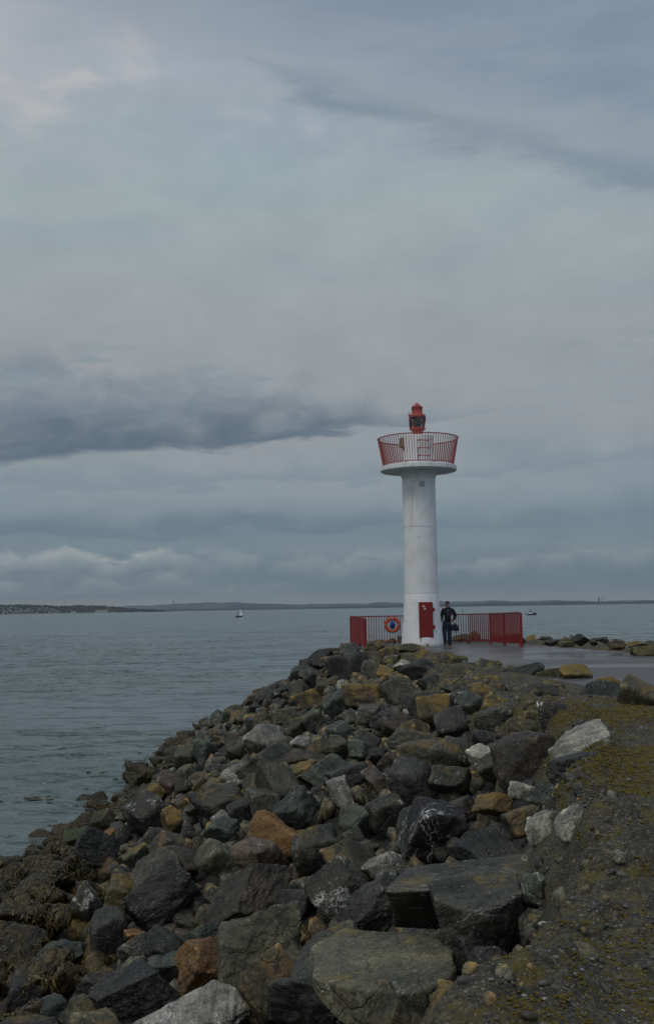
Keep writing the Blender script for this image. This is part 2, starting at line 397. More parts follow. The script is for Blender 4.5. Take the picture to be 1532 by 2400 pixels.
M_JACKET = plain('jacket_black', (.012, .014, .018), .8, .3, 12, bump=.3)
M_ZIP = plain('zip_grey', (.20, .19, .17), .5)
M_JEANS = plain('denim_blue', (.022, .045, .080), .85, .35, 14, bump=.3)
M_SHOE = plain('shoe_dark', (.02, .017, .015), .6)
M_BAG = plain('bag_black', (.010, .013, .018), .8, .4, 20, bump=.3)
M_SAIL = plain('sail_white', (.88, .90, .92), .8, .05, 1)
M_SAILG = plain('sail_grey', (.22, .25, .27), .8, .05, 1)
M_HULLD = plain('hull_dark', (.02, .025, .035), .5)
M_HULLW = plain('hull_white', (.62, .62, .64), .5)
M_WINDOW = plain('window_dark', (.015, .02, .025), .2)
M_REDB = plain('boat_red_trim', (.25, .05, .05), .5)
M_NAV = plain('buoy_dark_green', (.02, .05, .035), .6)
M_BIRD = plain('feather_grey', (.10, .10, .11), .8)
M_BIRDW = plain('feather_white', (.35, .36, .38), .8)
M_HOUSE = plain('house_render', (.36, .36, .34), .9, .1, .1)
M_ROOF = plain('house_slate', (.10, .09, .085), .9, .1, .1)
M_STONE = plain('stone_grey', (.20, .21, .20), .9, .1, .1)

# lantern glass: thin, smoky
m, t = material('lantern_glass')
gl = t.n('ShaderNodeBsdfGlossy', ins={0: (.8, .85, .85), 1: .06}); tr = t.n('ShaderNodeBsdfTransparent', ins={0: (.62, .68, .68)})
fr = t.n('ShaderNodeFresnel', ins={0: 1.5}); mxn = t.n('ShaderNodeMixShader', ins={0: t.m('MULTIPLY_ADD', fr.outputs[0], 1.1, .03, clamp=True), 1: tr.outputs[0], 2: gl.outputs[0]})
t.n('ShaderNodeOutputMaterial', ins={0: mxn.outputs[0]}); M_GLASS = m

# gravel and moss
def gravel_mat(name, stones):
    m, t = material(name); geo = t.n('ShaderNodeNewGeometry'); p = geo.outputs['Position']
    zs = t.n('ShaderNodeSeparateXYZ', ins={0: p}).outputs[2]
    v = t.n('ShaderNodeTexVoronoi', feature='F1'); t.put(v.inputs['Vector'], p); v.inputs['Scale'].default_value = 36 if not stones else 5
    vc = t.n('ShaderNodeSeparateColor', ins={0: v.outputs['Color']}).outputs[0]
    big = t.noise(p, .9, 7, .65, .3); mid = t.noise(p, 5, 6, .7); fine = t.noise(p, 60, 4, .7)
    c = t.mix(vc, (.040, .034, .022), (.100, .088, .064))
    v2 = t.n('ShaderNodeTexVoronoi', feature='F1'); t.put(v2.inputs['Vector'], p); v2.inputs['Scale'].default_value = 105
    g2_ = t.n('ShaderNodeSeparateColor', ins={0: v2.outputs['Color']}).outputs[0]
    c = t.mix(1.0, c, t.ramp(g2_, [(0, (.45, .45, .43)), (.6, (1.0, 1.0, .95)), (.9, (1.7, 1.65, 1.5)), (.97, (3.4, 3.3, 3.1))]), 'MULTIPLY')
    c = t.mix(1.0, c, t.ramp(mid, [(.32, (.6, .6, .6)), (.66, (1.35, 1.35, 1.35))]), 'MULTIPLY')
    mossk = t.step(t.add(t.mul(big, .5), t.mul(mid, .5)), .485, .56)
    if stones:
        rnd = geo.outputs['Random Per Island']
        c = t.ramp(rnd, [(0, (.03, .028, .024)), (.45, (.07, .065, .055)), (.8, (.13, .13, .125)), (.93, (.20, .20, .20)), (.97, (.40, .40, .39))])
        c = t.mix(t.mul(mossk, .35), c, (.10, .085, .02))
        finish(t, c, .6, fine, .3, .004); return m
    mosscol = t.mix(t.noise(p, 22, 5, .7), (.045, .038, .006), (.19, .145, .014))
    c = t.mix(t.mul(mossk, t.step(fine, .36, .54)), c, mosscol)
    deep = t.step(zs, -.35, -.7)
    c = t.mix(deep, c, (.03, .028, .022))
    h = t.add(t.mul(v.outputs['Distance'], -.7), t.add(t.mul(fine, .5), t.mul(mid, .8)))
    finish(t, c, .75, h, .9, .04); return m
M_GROUND = gravel_mat('gravel_and_moss', False); M_PEB = gravel_mat('beach_pebble', True)
# wet asphalt
m, t = material('wet_asphalt'); p = t.n('ShaderNodeNewGeometry').outputs['Position']
st = t.noise(t.vm('MULTIPLY', p, (.10, .42, 1)), 1.0, 3, .5, .2); fine = t.noise(p, 70, 4, .7); mid = t.noise(p, 2.2, 5, .6)
xa, ya, za = t.n('ShaderNodeSeparateXYZ', ins={0: p}).outputs
pud = t.mul(t.step(t.m('ABSOLUTE', t.add(t.sub(ya, 40.4), t.mul(t.sub(mid, .5), .7))), .42, .22), t.mul(t.step(xa, 2.0, 2.3), t.step(xa, 5.4, 4.6)))
wet = t.m('MAXIMUM', t.mul(t.step(t.add(st, t.mul(t.sub(mid, .5), .12)), .40, .62), .75), pud)
c = t.mix(wet, (.100, .090, .090), (.062, .056, .058)); c = t.mix(1.0, c, t.ramp(fine, [(.3, (.8,.8,.8)), (.7, (1.2,1.2,1.2))]), 'MULTIPLY')
finish(t, c, t.step(wet, 0, 1, .60, .17), t.mul(fine, t.sub(1.0, wet)), .35, .006, Specular_IOR_Level=.5); M_ASPH = m
# sea
m, t = material('sea_water'); geo = t.n('ShaderNodeNewGeometry'); p = geo.outputs['Position']
xs, ys, zs = t.n('ShaderNodeSeparateXYZ', ins={0: p}).outputs
pw = t.vm('MULTIPLY', p, (.55, 1.0, 1.0))
n1 = t.noise(pw, .55, 3, .55, .3); n2 = t.noise(pw, 2.3, 4, .6, .5); n3 = t.noise(pw, 8.0, 3, .6); n0 = t.noise(pw, .05, 4, .6)
amp = t.step(n0, .35, .65, .55, 1.25)
w1 = t.noise(t.vm('MULTIPLY', p, (.30, 1.0, 1)), 1.25, 3, .5, .4); w2 = t.noise(t.vm('MULTIPLY', p, (.35, 1.0, 1)), .42, 4, .55, .4); w3 = t.noise(t.vm('MULTIPLY', p, (.25, 1.0, 1)), .13, 4, .6, .3)
wav = t.add(t.add(t.mul(t.step(w1, .56, .66), .16), t.mul(t.step(w2, .57, .65), .42)), t.mul(t.step(w3, .58, .64), .9))
h = t.add(t.mul(t.add(t.mul(n2, .085), t.mul(n3, .024)), amp), wav)
gust = t.noise(t.vm('MULTIPLY', p, (.25, 1, 1)), .012, 5, .6)
c = t.mix(gust, (.076, .110, .106), (.098, .136, .130))
# calmer foamy track behind the motor boat
track = t.mul(t.step(t.m('ABSOLUTE', t.sub(ys, t.m('MULTIPLY_ADD', xs, .55, 552.0))), 26, 4), t.mul(t.step(xs, 118, 135), t.step(xs, 320, 170)))
c = t.mix(t.mul(track, .22), c, (.35, .38, .38))
finish(t, c, .12, h, .9, 1.0, IOR=1.333); M_SEA = m
# far land: fields and woods
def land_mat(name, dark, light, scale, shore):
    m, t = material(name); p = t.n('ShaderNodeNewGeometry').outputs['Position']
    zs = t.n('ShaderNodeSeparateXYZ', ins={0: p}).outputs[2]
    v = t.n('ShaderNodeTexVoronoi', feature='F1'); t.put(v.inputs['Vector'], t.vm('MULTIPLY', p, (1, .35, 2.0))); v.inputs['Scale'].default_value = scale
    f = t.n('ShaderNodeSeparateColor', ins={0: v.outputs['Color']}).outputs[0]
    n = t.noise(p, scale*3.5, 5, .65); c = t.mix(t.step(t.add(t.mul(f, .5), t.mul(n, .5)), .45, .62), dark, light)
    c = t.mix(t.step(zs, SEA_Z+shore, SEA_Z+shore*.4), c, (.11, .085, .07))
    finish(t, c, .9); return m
SEA_Z = -4.2
M_HEAD = land_mat('headland_woods', (.010, .016, .015), (.045, .055, .035), .012, 4)
M_LOW = land_mat('low_shore_fields', (.008, .014, .018), (.035, .042, .038), .006, 4)
M_HILL = land_mat('hazed_hill_fields', (.020, .045, .065), (.070, .105, .110), .003, 2)  # blue of distance haze is put into the hills' field colours

# ---------------------------------------------------------------- plan of the breakwater
TOP = [(-3, -14), (-1.2, -5), (-.4, 0), (.05, 3.2), (.45, 4.3), (.85, 4.9), (1.15, 5.6), (1.75, 7.0), (2.0, 9.3), (2.65, 11.5), (2.95, 14), (2.8, 17),
       (2.6, 20), (2.5, 26), (2.6, 32), (2.3, 37), (1.1, 40.5), (.75, 43), (.9, 46.3), (3.2, 47.3), (6.3, 47.0), (8.2, 44.9),
       (9.0, 41), (10.4, 34.6), (14, 24), (21, 10), (22, -14)]
TOPA = np.array(TOP, float)
def sdist(x, y):
    """distance outside the flat crown (negative inside)"""
    x = np.asarray(x, float); y = np.asarray(y, float)
    best = np.full(x.shape, 1e9); inside = np.zeros(x.shape, bool)
    n = len(TOPA)
    for i in range(n):
        ax, ay = TOPA[i]; bx, by = TOPA[(i+1) % n]
        dx, dy = bx-ax, by-ay; tt = np.clip(((x-ax)*dx+(y-ay)*dy)/(dx*dx+dy*dy), 0, 1)
        best = np.minimum(best, np.hypot(x-ax-tt*dx, y-ay-tt*dy))
        c = ((ay > y) != (by > y)) & (x < (bx-ax)*(y-ay)/(by-ay+1e-12)+ax); inside ^= c
    return np.where(inside, -best, best)
def hsurf(x, y):
    """height of the body under the boulders"""
    x = np.asarray(x, float); y = np.asarray(y, float); d = sdist(x, y)
    k = np.interp(y, [12, 18, 26, 34, 42], [.40, .42, .44, .47, .55]); drop = np.interp(y, [10, 17], [.75, 0.0])
    far = (x > 6) & (y > 5)
    out = -drop*(1-np.exp(-np.maximum(d, 0)/.7)) - k*np.maximum(d, 0)
    berm = .36*np.exp(-((d-.7)/.7)**2)*np.clip((x-7.8)/.6, 0, 1)*(y > 12)
    z = np.where(d > 0, out, 0) + berm
    return np.maximum(z, -7.0)
def hit(px, py, lift=0.0):
    """first point of the boulder slope along a line of sight"""
    d = ray(px, py); tt = np.linspace(3.0, 75, 3000)
    xs_, ys_, zs_ = d.x*tt, d.y*tt, 1.6+d.z*tt
    below = zs_ < hsurf(xs_, ys_)+lift
    if not below.any(): return None
    k = int(np.argmax(below)); return Vector((xs_[k], ys_[k], zs_[k]))

# asphalt outline
ASPH = [(9.5, 6), (7.2, 12.5), (5.5, 18), (4.75, 23), (4.0, 29), (3.5, 34), (3.0, 37.5), (1.55, 41), (1.15, 43), (1.2, 45.9), (3.4, 46.8), (6.2, 46.5), (7.8, 44.6),
        (8.6, 40.8), (9.9, 34.4), (13.4, 23.8), (19.5, 10), (20, 3)]
def in_poly(x, y, poly):
    x = np.asarray(x, float); y = np.asarray(y, float); ins = np.zeros(x.shape, bool); n = len(poly)
    for i in range(n):
        ax, ay = poly[i]; bx, by = poly[(i+1) % n]
        ins ^= ((ay > y) != (by > y)) & (x < (bx-ax)*(y-ay)/(by-ay+1e-12)+ax)
    return ins
def edge_dist(x, y, poly):
    A = np.array(poly, float); best = np.full(np.shape(x), 1e9)
    for i in range(len(A)):
        ax, ay = A[i]; bx, by = A[(i+1) % len(A)]; dx, dy = bx-ax, by-ay
        tt = np.clip(((x-ax)*dx+(y-ay)*dy)/(dx*dx+dy*dy), 0, 1); best = np.minimum(best, np.hypot(x-ax-tt*dx, y-ay-tt*dy))
    return best
def ground_h(x, y):
    d = sdist(x, y); z = hsurf(x, y)
    q = np.stack([x, y, np.zeros_like(x)], -1).reshape(-1, 3)
    n1 = fbm(q*.7, 3).reshape(x.shape); n2 = fbm(q*3.1+5, 4).reshape(x.shape); n3 = fbm(q*11+9, 2).reshape(x.shape)
    ina = in_poly(x, y, ASPH); ed = edge_dist(x, y, ASPH)
    rough = np.where(ina, 0, np.clip(ed/.5, 0, 1))
    z = z + rough*(.06*n1+.035*n2+.012*n3 + .05)
    # hummock of bound rubble at the right, and a raised ragged lip along the crest
    z = z + rough*np.exp(-((x-3.9)/1.3)**2-((y-14.2)/1.6)**2)*.10
    z = z + rough*np.exp(-((d+.25)/.22)**2)*.07*(1+n2)*(y < 17)
    z = np.where(ina, -.06, z)
    z = np.where(d > .1, z-.10-.10*np.abs(n2)-.28*np.clip((d-.3)/.5, 0, 1), z)
    return z
def axis(parts):
    a = []
    for lo, hi, st in parts: a += list(np.arange(lo, hi, st))
    return np.array(a+[parts[-1][1]])
gx = axis([(-14, -8, .6), (-8, -.5, .2), (-.5, 6.5, .055), (6.5, 16, .2), (16, 30, .7)])
gy = axis([(-12, 3, .5), (3, 16, .055), (16, 50, .14), (50, 64, .7)])
GX, GY = np.meshgrid(gx, gy); GZ = ground_h(GX, GY)
nx, ny = len(gx), len(gy)
idx = np.arange(nx*ny).reshape(ny, nx)
quads = np.stack([idx[:-1, :-1], idx[:-1, 1:], idx[1:, 1:], idx[1:, :-1]], -1).reshape(-1, 4)
link('ground', np_mesh('ground', np.stack([GX, GY, GZ], -1).reshape(-1, 3), quads), M_GROUND, kind='structure')

# asphalt sheet: fan of quads from a grid clipped to the outline
import bmesh
bm = bmesh.new(); vs = [bm.verts.new((x, y, .0)) for x, y in ASPH]; fc = bm.faces.new(vs)
r_ = bmesh.ops.extrude_face_region(bm, geom=[fc]); 
for g in r_['geom']:
    if isinstance(g, bmesh.types.BMVert): g.co.z = -.3
bmesh.ops.recalc_face_normals(bm, faces=bm.faces[:])
me = bpy.data.meshes.new('pavement'); bm.to_mesh(me); bm.free()
link('pavement', me, M_ASPH, kind='structure')

# sea: one sheet on rings round the breakwater, finely waved in the bay ahead
ang = np.concatenate([np.linspace(-math.pi, -.50, 40)[:-1], np.linspace(-.50, .50, 760), np.linspace(.50, math.pi, 40)[1:-1]])
rad = np.concatenate([np.linspace(2, 16, 8)[:-1], 16*(1.0046**np.arange(0, 700)), np.geomspace(400, 16000, 40)[1:]])
AN, RA = np.meshgrid(ang, rad); SX, SY = RA*np.sin(AN), RA*np.cos(AN)
fade = np.clip((.50-np.abs(AN))/.05, 0, 1)*np.clip((395-RA)/120, 0, 1)*(RA > 15)
q = np.stack([SX.ravel(), SY.ravel(), np.zeros(SX.size)], -1)
def wv(fx, fy, o): return vnoise(q*np.array([fx, fy, 1])+np.array([o, o*1.7, o*.3])).reshape(SX.shape)
def crest(v): return 1-2*np.abs(v)
patch = np.clip(.75+.9*wv(.03, .07, 3), .25, 1.6)
Zw = .055*crest(wv(.33, .75, 11))+.060*wv(.16, .34, 5)+.030*crest(wv(.9, 2.1, 23))+.012*wv(2.2, 4.5, 31)
# waves need at least a few rings each: drop the shortest far out
Zw = Zw*patch*1.5
idx = np.arange(SX.size).reshape(SX.shape)
quads = np.stack([idx[:-1, :-1], idx[:-1, 1:], idx[1:, 1:], idx[1:, :-1]], -1).reshape(-1, 4)[:, ::-1]
link('sea', np_mesh('sea', np.stack([SX, SY, SEA_Z+Zw*fade], -1).reshape(-1, 3), quads), M_SEA, kind='structure')

# ---------------------------------------------------------------- far land
def land(name, mat, pts, dist, depth, jag, seed, n=420):
    """pts: (px, height in metres); a ridge of land standing in the water at a distance"""
    pxs = np.linspace(pts[0][0], pts[-1][0], n); H = np.interp(pxs, [p[0] for p in pts], [p[1] for p in pts])
    q = np.stack([pxs*.02+seed, np.zeros(n), np.zeros(n)], -1)
    H = np.maximum(H*(1+.10*fbm(q, 3)) + jag*np.abs(fbm(q*6, 3)), .5)
    rows = np.linspace(0, 1, 12); V = []
    for r in rows:
        prof = (1-(1-min(r*1.6, 1))**1.7) if r < .62 else 1-((r-.62)/.38)**2*1.0
        y = dist+depth*r
        zz = SEA_Z-1.0+(H+1.0)*prof
        if 0 < r < .95: zz = zz + (H*.08)*fbm(np.stack([pxs*.06+seed, np.full(n, r*9), np.zeros(n)], -1), 3)
        V.append(np.stack([(pxs-766)/F*(dist)*1.0*np.ones(n)*(y/dist), np.full(n, y), zz], -1))
    idx = np.arange(n*len(rows)).reshape(len(rows), n)
    quads = np.stack([idx[:-1, :-1], idx[:-1, 1:], idx[1:, 1:], idx[1:, :-1]], -1).reshape(-1, 4)
    return link(name, np_mesh(name, np.concatenate(V), quads), mat, kind='structure'), (lambda px: float(np.interp(px, pxs, H)))
hl, HEADH = land('headland', M_HEAD, [(-700, 70), (-300, 62), (0, 49), (60, 46), (110, 42), (130, 36), (165, 37), (200, 36), (235, 33), (262, 26), (300, 18), (340, 11), (385, 5), (410, 1)], 5000, 800, 2.5, 3.0)
land('low_shore', M_LOW, [(120, 4), (330, 8), (420, 11), (560, 13), (700, 12), (820, 12), (900, 14), (1000, 17), (1060, 19), (1140, 19), (1230, 19), (1330, 18), (1400, 20), (1450, 17), (1532, 17), (1800, 24), (2300, 20)], 6800, 700, 3.0, 8.0)
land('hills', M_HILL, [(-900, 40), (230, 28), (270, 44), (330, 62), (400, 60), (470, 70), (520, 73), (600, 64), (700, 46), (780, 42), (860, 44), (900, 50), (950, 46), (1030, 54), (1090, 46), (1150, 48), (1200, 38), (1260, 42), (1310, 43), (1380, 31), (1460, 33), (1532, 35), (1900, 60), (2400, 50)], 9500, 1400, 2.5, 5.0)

def far_pt(px, d, z): return Vector(((px-766)/F*d, d, z))
# chimney, block and a small tower on the skyline
ch = empty('power_station', far_pt(1400, 7000, SEA_Z+17), 'tall slender chimney beside a squat block on the far low shore', 'industrial building')
b_ = MB().tube([(13, 0, 0), (13, 0, 38)], [2.6, 2.0], 12); b_.build('chimney', M_STONE, ch)
b_ = MB().box((-10, 0, 14), (8, 14, 24)).box((-10, 0, 26), (12, 16, 6)); b_.build('tower_block', M_STONE, ch)
tw = empty('hilltop_tower', far_pt(404, 9700, SEA_Z+56), 'tiny dark tower alone on the crest of the distant blue hill', 'tower')
MB().tube([(0, 0, 0), (0, 0, 30)], [7, 5.5], 12).build('tower_shaft', M_STONE, tw)
MB().box((0, 0, 31.5), (14, 14, 3)).build('parapet', M_STONE, tw)

def house_mesh(w_, d_, h_, seed):
    v = [(-w_/2, -d_/2, -6), (w_/2, -d_/2, -6), (w_/2, d_/2, -6), (-w_/2, d_/2, -6), (-w_/2, -d_/2, h_), (w_/2, -d_/2, h_), (w_/2, d_/2, h_), (-w_/2, d_/2, h_), (-w_/2, 0, h_+d_*.3), (w_/2, 0, h_+d_*.3)]
    me = bpy.data.meshes.new('house'); me.from_pydata(v, [], [(0,1,5,4), (1,2,6,9,5), (2,3,7,6), (3,0,4,8,7)]); me.update(); me.materials.append(M_HOUSE)
    w2 = w_/2+.3; r = [(-w2, -d_/2-.4, h_-.1), (w2, -d_/2-.4, h_-.1), (w2, 0, h_+d_*.3+.15), (-w2, 0, h_+d_*.3+.15), (-w2, d_/2+.4, h_-.1), (w2, d_/2+.4, h_-.1)]
    r += [(x, y, z+.35) for x, y, z in r]
    m2 = bpy.data.meshes.new('roof'); m2.from_pydata(r, [], [(6,7,8,9), (9,8,11,10), (0,1,7,6), (4,10,11,5), (0,6,9,3), (3,9,10,4), (1,2,8,7), (2,5,11,8), (3,2,1,0), (4,5,2,3)]); m2.update(); m2.materials.append(M_ROOF)
    return me, m2
HM = [house_mesh(9, 7, 3.6, 0), house_mesh(12, 7, 4.2, 1), house_mesh(7, 6, 3.6, 2)]
rr = random.Random(4)
spots = [(26, 1421.5), (11, 1433.5), (8, 1434.5), (14, 1433), (17, 1434), (25, 1433), (32, 1434.5), (36, 1433), (42, 1434), (47, 1433.5), (50, 1431), (56, 1433.5), (59, 1433), (24, 1429), (48, 1427),
         (38, 1425), (62, 1431), (70, 1434), (77, 1431), (93, 1428), (100, 1431.5), (130, 1430), (138, 1433), (8, 1428), (19, 1426), (31, 1418), (84, 1424), (110, 1425), (122, 1427), (88, 1434), (98, 1421), (66, 1427)]
for k, (px, py) in enumerate(spots):
    base_py = 1438.2-.0157*px; hgt = (base_py-py)*5050/F
    # slide the house back up the slope to where the land reaches that height
    H = HEADH(px); q = min(max((hgt)/max(H, 1), .02), .93); r_ = (1-(1-q)**(1/1.7))/1.6
    y = 5000+800*r_; me_, rf_ = HM[k % 3]
    o = link('house', me_, None); o.location = ((px-766)/F*y, y, SEA_Z+hgt+1.0); o.rotation_euler = (0, 0, rr.uniform(-.5, .5))
    tag(o, 'tiny pale house among dark trees on the headland across the water', 'house', 'small houses scattered over the headland')
    rf = link('roof', rf_, None, o)
def long_building(px0, px1, py, hgt, label, n):
    y = 5020; base_py = 1438.2-.0157*px0; x0, x1 = (px0-766)/F*y, (px1-766)/F*y
    zz = SEA_Z+(base_py-py)*y/F; o = empty('white_terrace', ((x0+x1)/2, y, zz), label, 'building')
    MB().box((0, 0, hgt/2-5), (x1-x0, 14, hgt+10)).build('wall', M_HOUSE, o)
    MB().box((0, 0, hgt+1), (x1-x0+1, 15, 1.6)).build('roof', M_ROOF, o)
    for k in range(n):
        MB().box((-(x1-x0)/2+(k+.5)*(x1-x0)/n, -7.1, hgt*.5), ((x1-x0)/n*.4, .3, hgt*.4)).build('window', M_WINDOW, o)
long_building(223, 252, 1430.5, 4.5, 'long low white terrace near the end of the wooded headland', 8)
long_building(114, 119, 1433.5, 7, 'large white house by the water at the middle of the headland', 3)
long_building(122, 136, 1434.2, 3, 'low pale building right of the large white waterside house', 5)
long_building(165, 178, 1432.5, 3, 'long cream building halfway along the headland shore', 5)

# woods along the headland crest: too many to count
wv = []; wf = []
ico = None
def ico_np(sub):
    bm = bmesh.new(); bmesh.ops.create_icosphere(bm, subdivisions=sub, radius=1)
    v = np.array([p.co[:] for p in bm.verts]); bm.verts.index_update(); f = np.array([[q.index for q in fc.verts] for fc in bm.faces]); bm.free(); return v, f
ICO = {s: ico_np(s) for s in (1, 2, 3, 4, 5, 6)}
def merge_blobs(centers, scales, sub, amp, freq, seed=0):
    v0, f0 = ICO[sub]; n = len(centers); nv = len(v0)
    centers = np.asarray(centers); scales = np.asarray(scales)
    V = v0[None]*1.0; off = np.random.default_rng(seed).uniform(0, 90, (n, 1, 3))
    nn = fbm(((V*freq)+off).reshape(-1, 3), 2).reshape(n, nv, 1)
    V = V*(1+amp*nn)*scales[:, None, :]+centers[:, None, :]
    Fc = (f0[None]+np.arange(n)[:, None, None]*nv).reshape(-1, 3)
    return V.reshape(-1, 3), Fc
g2 = np.random.default_rng(5); C_, S_ = [], []
for k in range(900):
    px = g2.uniform(-60, 380); H = HEADH(px); r_ = g2.uniform(.03, .62)**1.0
    y = 5000+800*r_; prof = 1-(1-min(r_*1.6, 1))**1.7; s_ = g2.uniform(3, 7)
    C_.append(((px-766)/F*y, y, SEA_Z+H*prof)); S_.append((s_*1.6, s_, s_*.8))
v_, f_ = merge_blobs(C_, S_, 1, .3, 1.5)
link('wood', np_mesh('wood', v_, f_, False), plain('wood_foliage', (.010, .018, .010), .95, .5, .05), kind='stuff',
     label='dark woods covering the headland far across the water', cat='woodland')

# ---------------------------------------------------------------- boulders
def rock_shape(seed, kind='block', sub=4, p=48, rough=1.0):
    """angular stone inside the unit box: planes cut from a sphere, chipped and roughened"""
    g = np.random.default_rng(seed); v, f = ICO[sub]; n = 0
    if kind == 'slab': k, zs = 9, .55
    elif kind == 'round': k, zs = 18, .95
    elif kind == 'wedge': k, zs = 8, .8
    else: k, zs = 10, .85
    N = g.normal(size=(k, 3)); N /= np.linalg.norm(N, axis=1)[:, None]
    H = g.uniform(.62, 1.0, k)
    if kind != 'round':       # three tilted pairs of main joint faces give a blocky stone
        Q, _ = np.linalg.qr(g.normal(size=(3, 3))*(.45 if kind == 'slab' else .8)+np.eye(3))
        N = np.concatenate([Q, -Q, N[:k-4]]); H = np.concatenate([g.uniform(.50, .85, 6), g.uniform(.68, 1.0, k-4)])
    if kind == 'wedge': H[0] = .25
    if kind == 'round': p = 22
    dn = np.maximum(v@N.T/H[None], 0); r = (dn**p).sum(1)**(-1/p)
    q = v*r[:, None]
    o = g.uniform(0, 80, 3)
    warp = fbm(q*1.1+o, 3)[:, None]; q = q*(1+.07*rough*warp)
    # chips: steps where the surface breaks along bedding
    b = q@(N[0] if kind != 'round' else g.normal(size=3)); st = np.abs(((b*5+fbm(q*1.6+o, 2)*.7) % 1)-.5)
    q = q*(1+(.030*rough*(st-.25)*2)[:, None])
    q = q*(1+(.045*rough*fbm(q*4+o, 4, .6)-.03*rough*np.abs(fbm(q*2.3+o+9, 3)))[:, None])
    if kind == 'slab': q[:, 2] *= .9
    lo, hi = q.min(0), q.max(0); q = (q-(lo+hi)/2)/((hi-lo)/2)
    return q, f
LIB = {}
def lib_mesh(kind, i, mat, sub=4):
    key = (kind, i, mat, sub)
    if key not in LIB:
        q, f = rock_shape(1000+i*7+len(kind), kind, sub); me = np_mesh('boulder', q, f); me.materials.append(R[mat]); LIB[key] = me
    return LIB[key]

def place_rock(cx, cy, w_, h_, rot, mat, kind, seed, lift=.10, depthf=.9, sub=None, yaw=None, tiltx=0, name='boulder', world=None, forced=None, push=.35):
    c = world if world is not None else hit(cx, cy, 0)
    if forced is not None: c = at_y(cx, cy, forced)
    if c is None: return None
    dist = -(CM.transposed()@(c-EYE)).z; m = dist/F
    W, H = w_*m*.60, h_*m*.62; D = (W+H)/2*depthf
    if world is None and forced is None: c = c + Vector((0, 0, lift*H*2)) + Vector((ray(cx, cy)))*D*push
    if sub is None: sub = 5 if w_ > 105 else 4
    q, f = rock_shape(seed, kind, sub)
    # stand upright in the world, turned a little, sized so that its outline has the width and height seen
    rx = math.radians(tiltx); Rl = Matrix.Rotation(math.radians(rot), 3, ray(cx, cy)*-1) @ Matrix.Rotation(rx, 3, 'X')
    me = np_mesh(name, q*np.array([W, D, H]), f); me.materials.append(R[mat])
    o = bpy.data.objects.new(name, me); COL.objects.link(o); o.matrix_world = Matrix.Translation(c) @ Rl.to_4x4()
    return o

HERO = []    # (cx, cy, w, h, short description used to describe neighbours)
def hero(x0, y0, x1, y1, rot, mat, kind, label, short, seed=None, **kw):
    cx, cy = (x0+x1)/2, (y0+y1)/2; n = len(HERO)
    o = place_rock(cx, cy, x1-x0, y1-y0, rot, mat, kind, seed or 50+n, **kw)
    HERO.append((cx, cy, x1-x0, y1-y0, short, proj(o.matrix_world.translation)[2] if o else 999))
    if o: tag(o, label, 'boulder', 'boulders of the breakwater slope')
    return o

def cut_rock(top_px, ztop, thick, flare, mat, label, short, seed, tilt=(0, 0), rough=1.0):
    """a boulder with a flat top whose rim follows the given corners, laid out on a level plane at its real height"""
    pts = [at_z(px, py, ztop) for px, py in top_px]; c = sum(pts, Vector())/len(pts); c.z = ztop-thick*.42
    g = np.random.default_rng(seed); N, H = [], []
    A = sum(pts[i].x*pts[(i+1) % len(pts)].y-pts[(i+1) % len(pts)].x*pts[i].y for i in range(len(pts)))
    for i in range(len(pts)):
        a, b = pts[i], pts[(i+1) % len(pts)]; e = b-a
        if e.length < .05: continue
        n = Vector((e.y, -e.x, 0)).normalized()*(1 if A > 0 else -1); n.z = flare*g.uniform(.4, 1.2); n.normalize()
        h = n.dot(a-c)
        if h > .05: N.append(n[:]); H.append(h)
    N.append(Vector((tilt[0], tilt[1], 1)).normalized()[:]); H.append(thick*.42)
    for k in range(5):
        n = Vector((g.normal()*.6, g.normal()*.6, -1)).normalized(); N.append(n[:]); H.append(thick*g.uniform(.5, .62))
    v, f = ICO[6]; N = np.array(N); H = np.array(H)
    # sample directions more densely towards the rim
    v = v*np.array([1, 1, min(1, thick/1.1)]); v /= np.linalg.norm(v, axis=1)[:, None]
    dn = np.maximum(v@N.T/H[None], 0); p = 70; mx = dn.max(1)[:, None]; r = 1/(mx[:, 0]*((dn/mx)**p).sum(1)**(1/p)); q = v*r[:, None]
    o = g.uniform(0, 80, 3); q = q+N_dir(q)*(.022*rough*fbm(q*1.6+o, 3)+.016*rough*fbm(q*6+o, 4, .6)-.02*rough*np.abs(fbm(q*3+o+7, 3)))[:, None]
    me = np_mesh('boulder', q, f); me.materials.append(R[mat]); ob = bpy.data.objects.new('boulder', me); COL.objects.link(ob); ob.location = c
    xs_ = [p[0] for p in top_px]; ys_ = [p[1] for p in top_px]
    HERO.append(((min(xs_)+max(xs_))/2, (min(ys_)+max(ys_))/2+15, max(xs_)-min(xs_), max(ys_)-min(ys_)+60, short, proj(c)[2])); tag(ob, label, 'boulder', 'boulders of the breakwater slope')
    return ob
def N_dir(q): return q/np.linalg.norm(q, axis=1)[:, None]
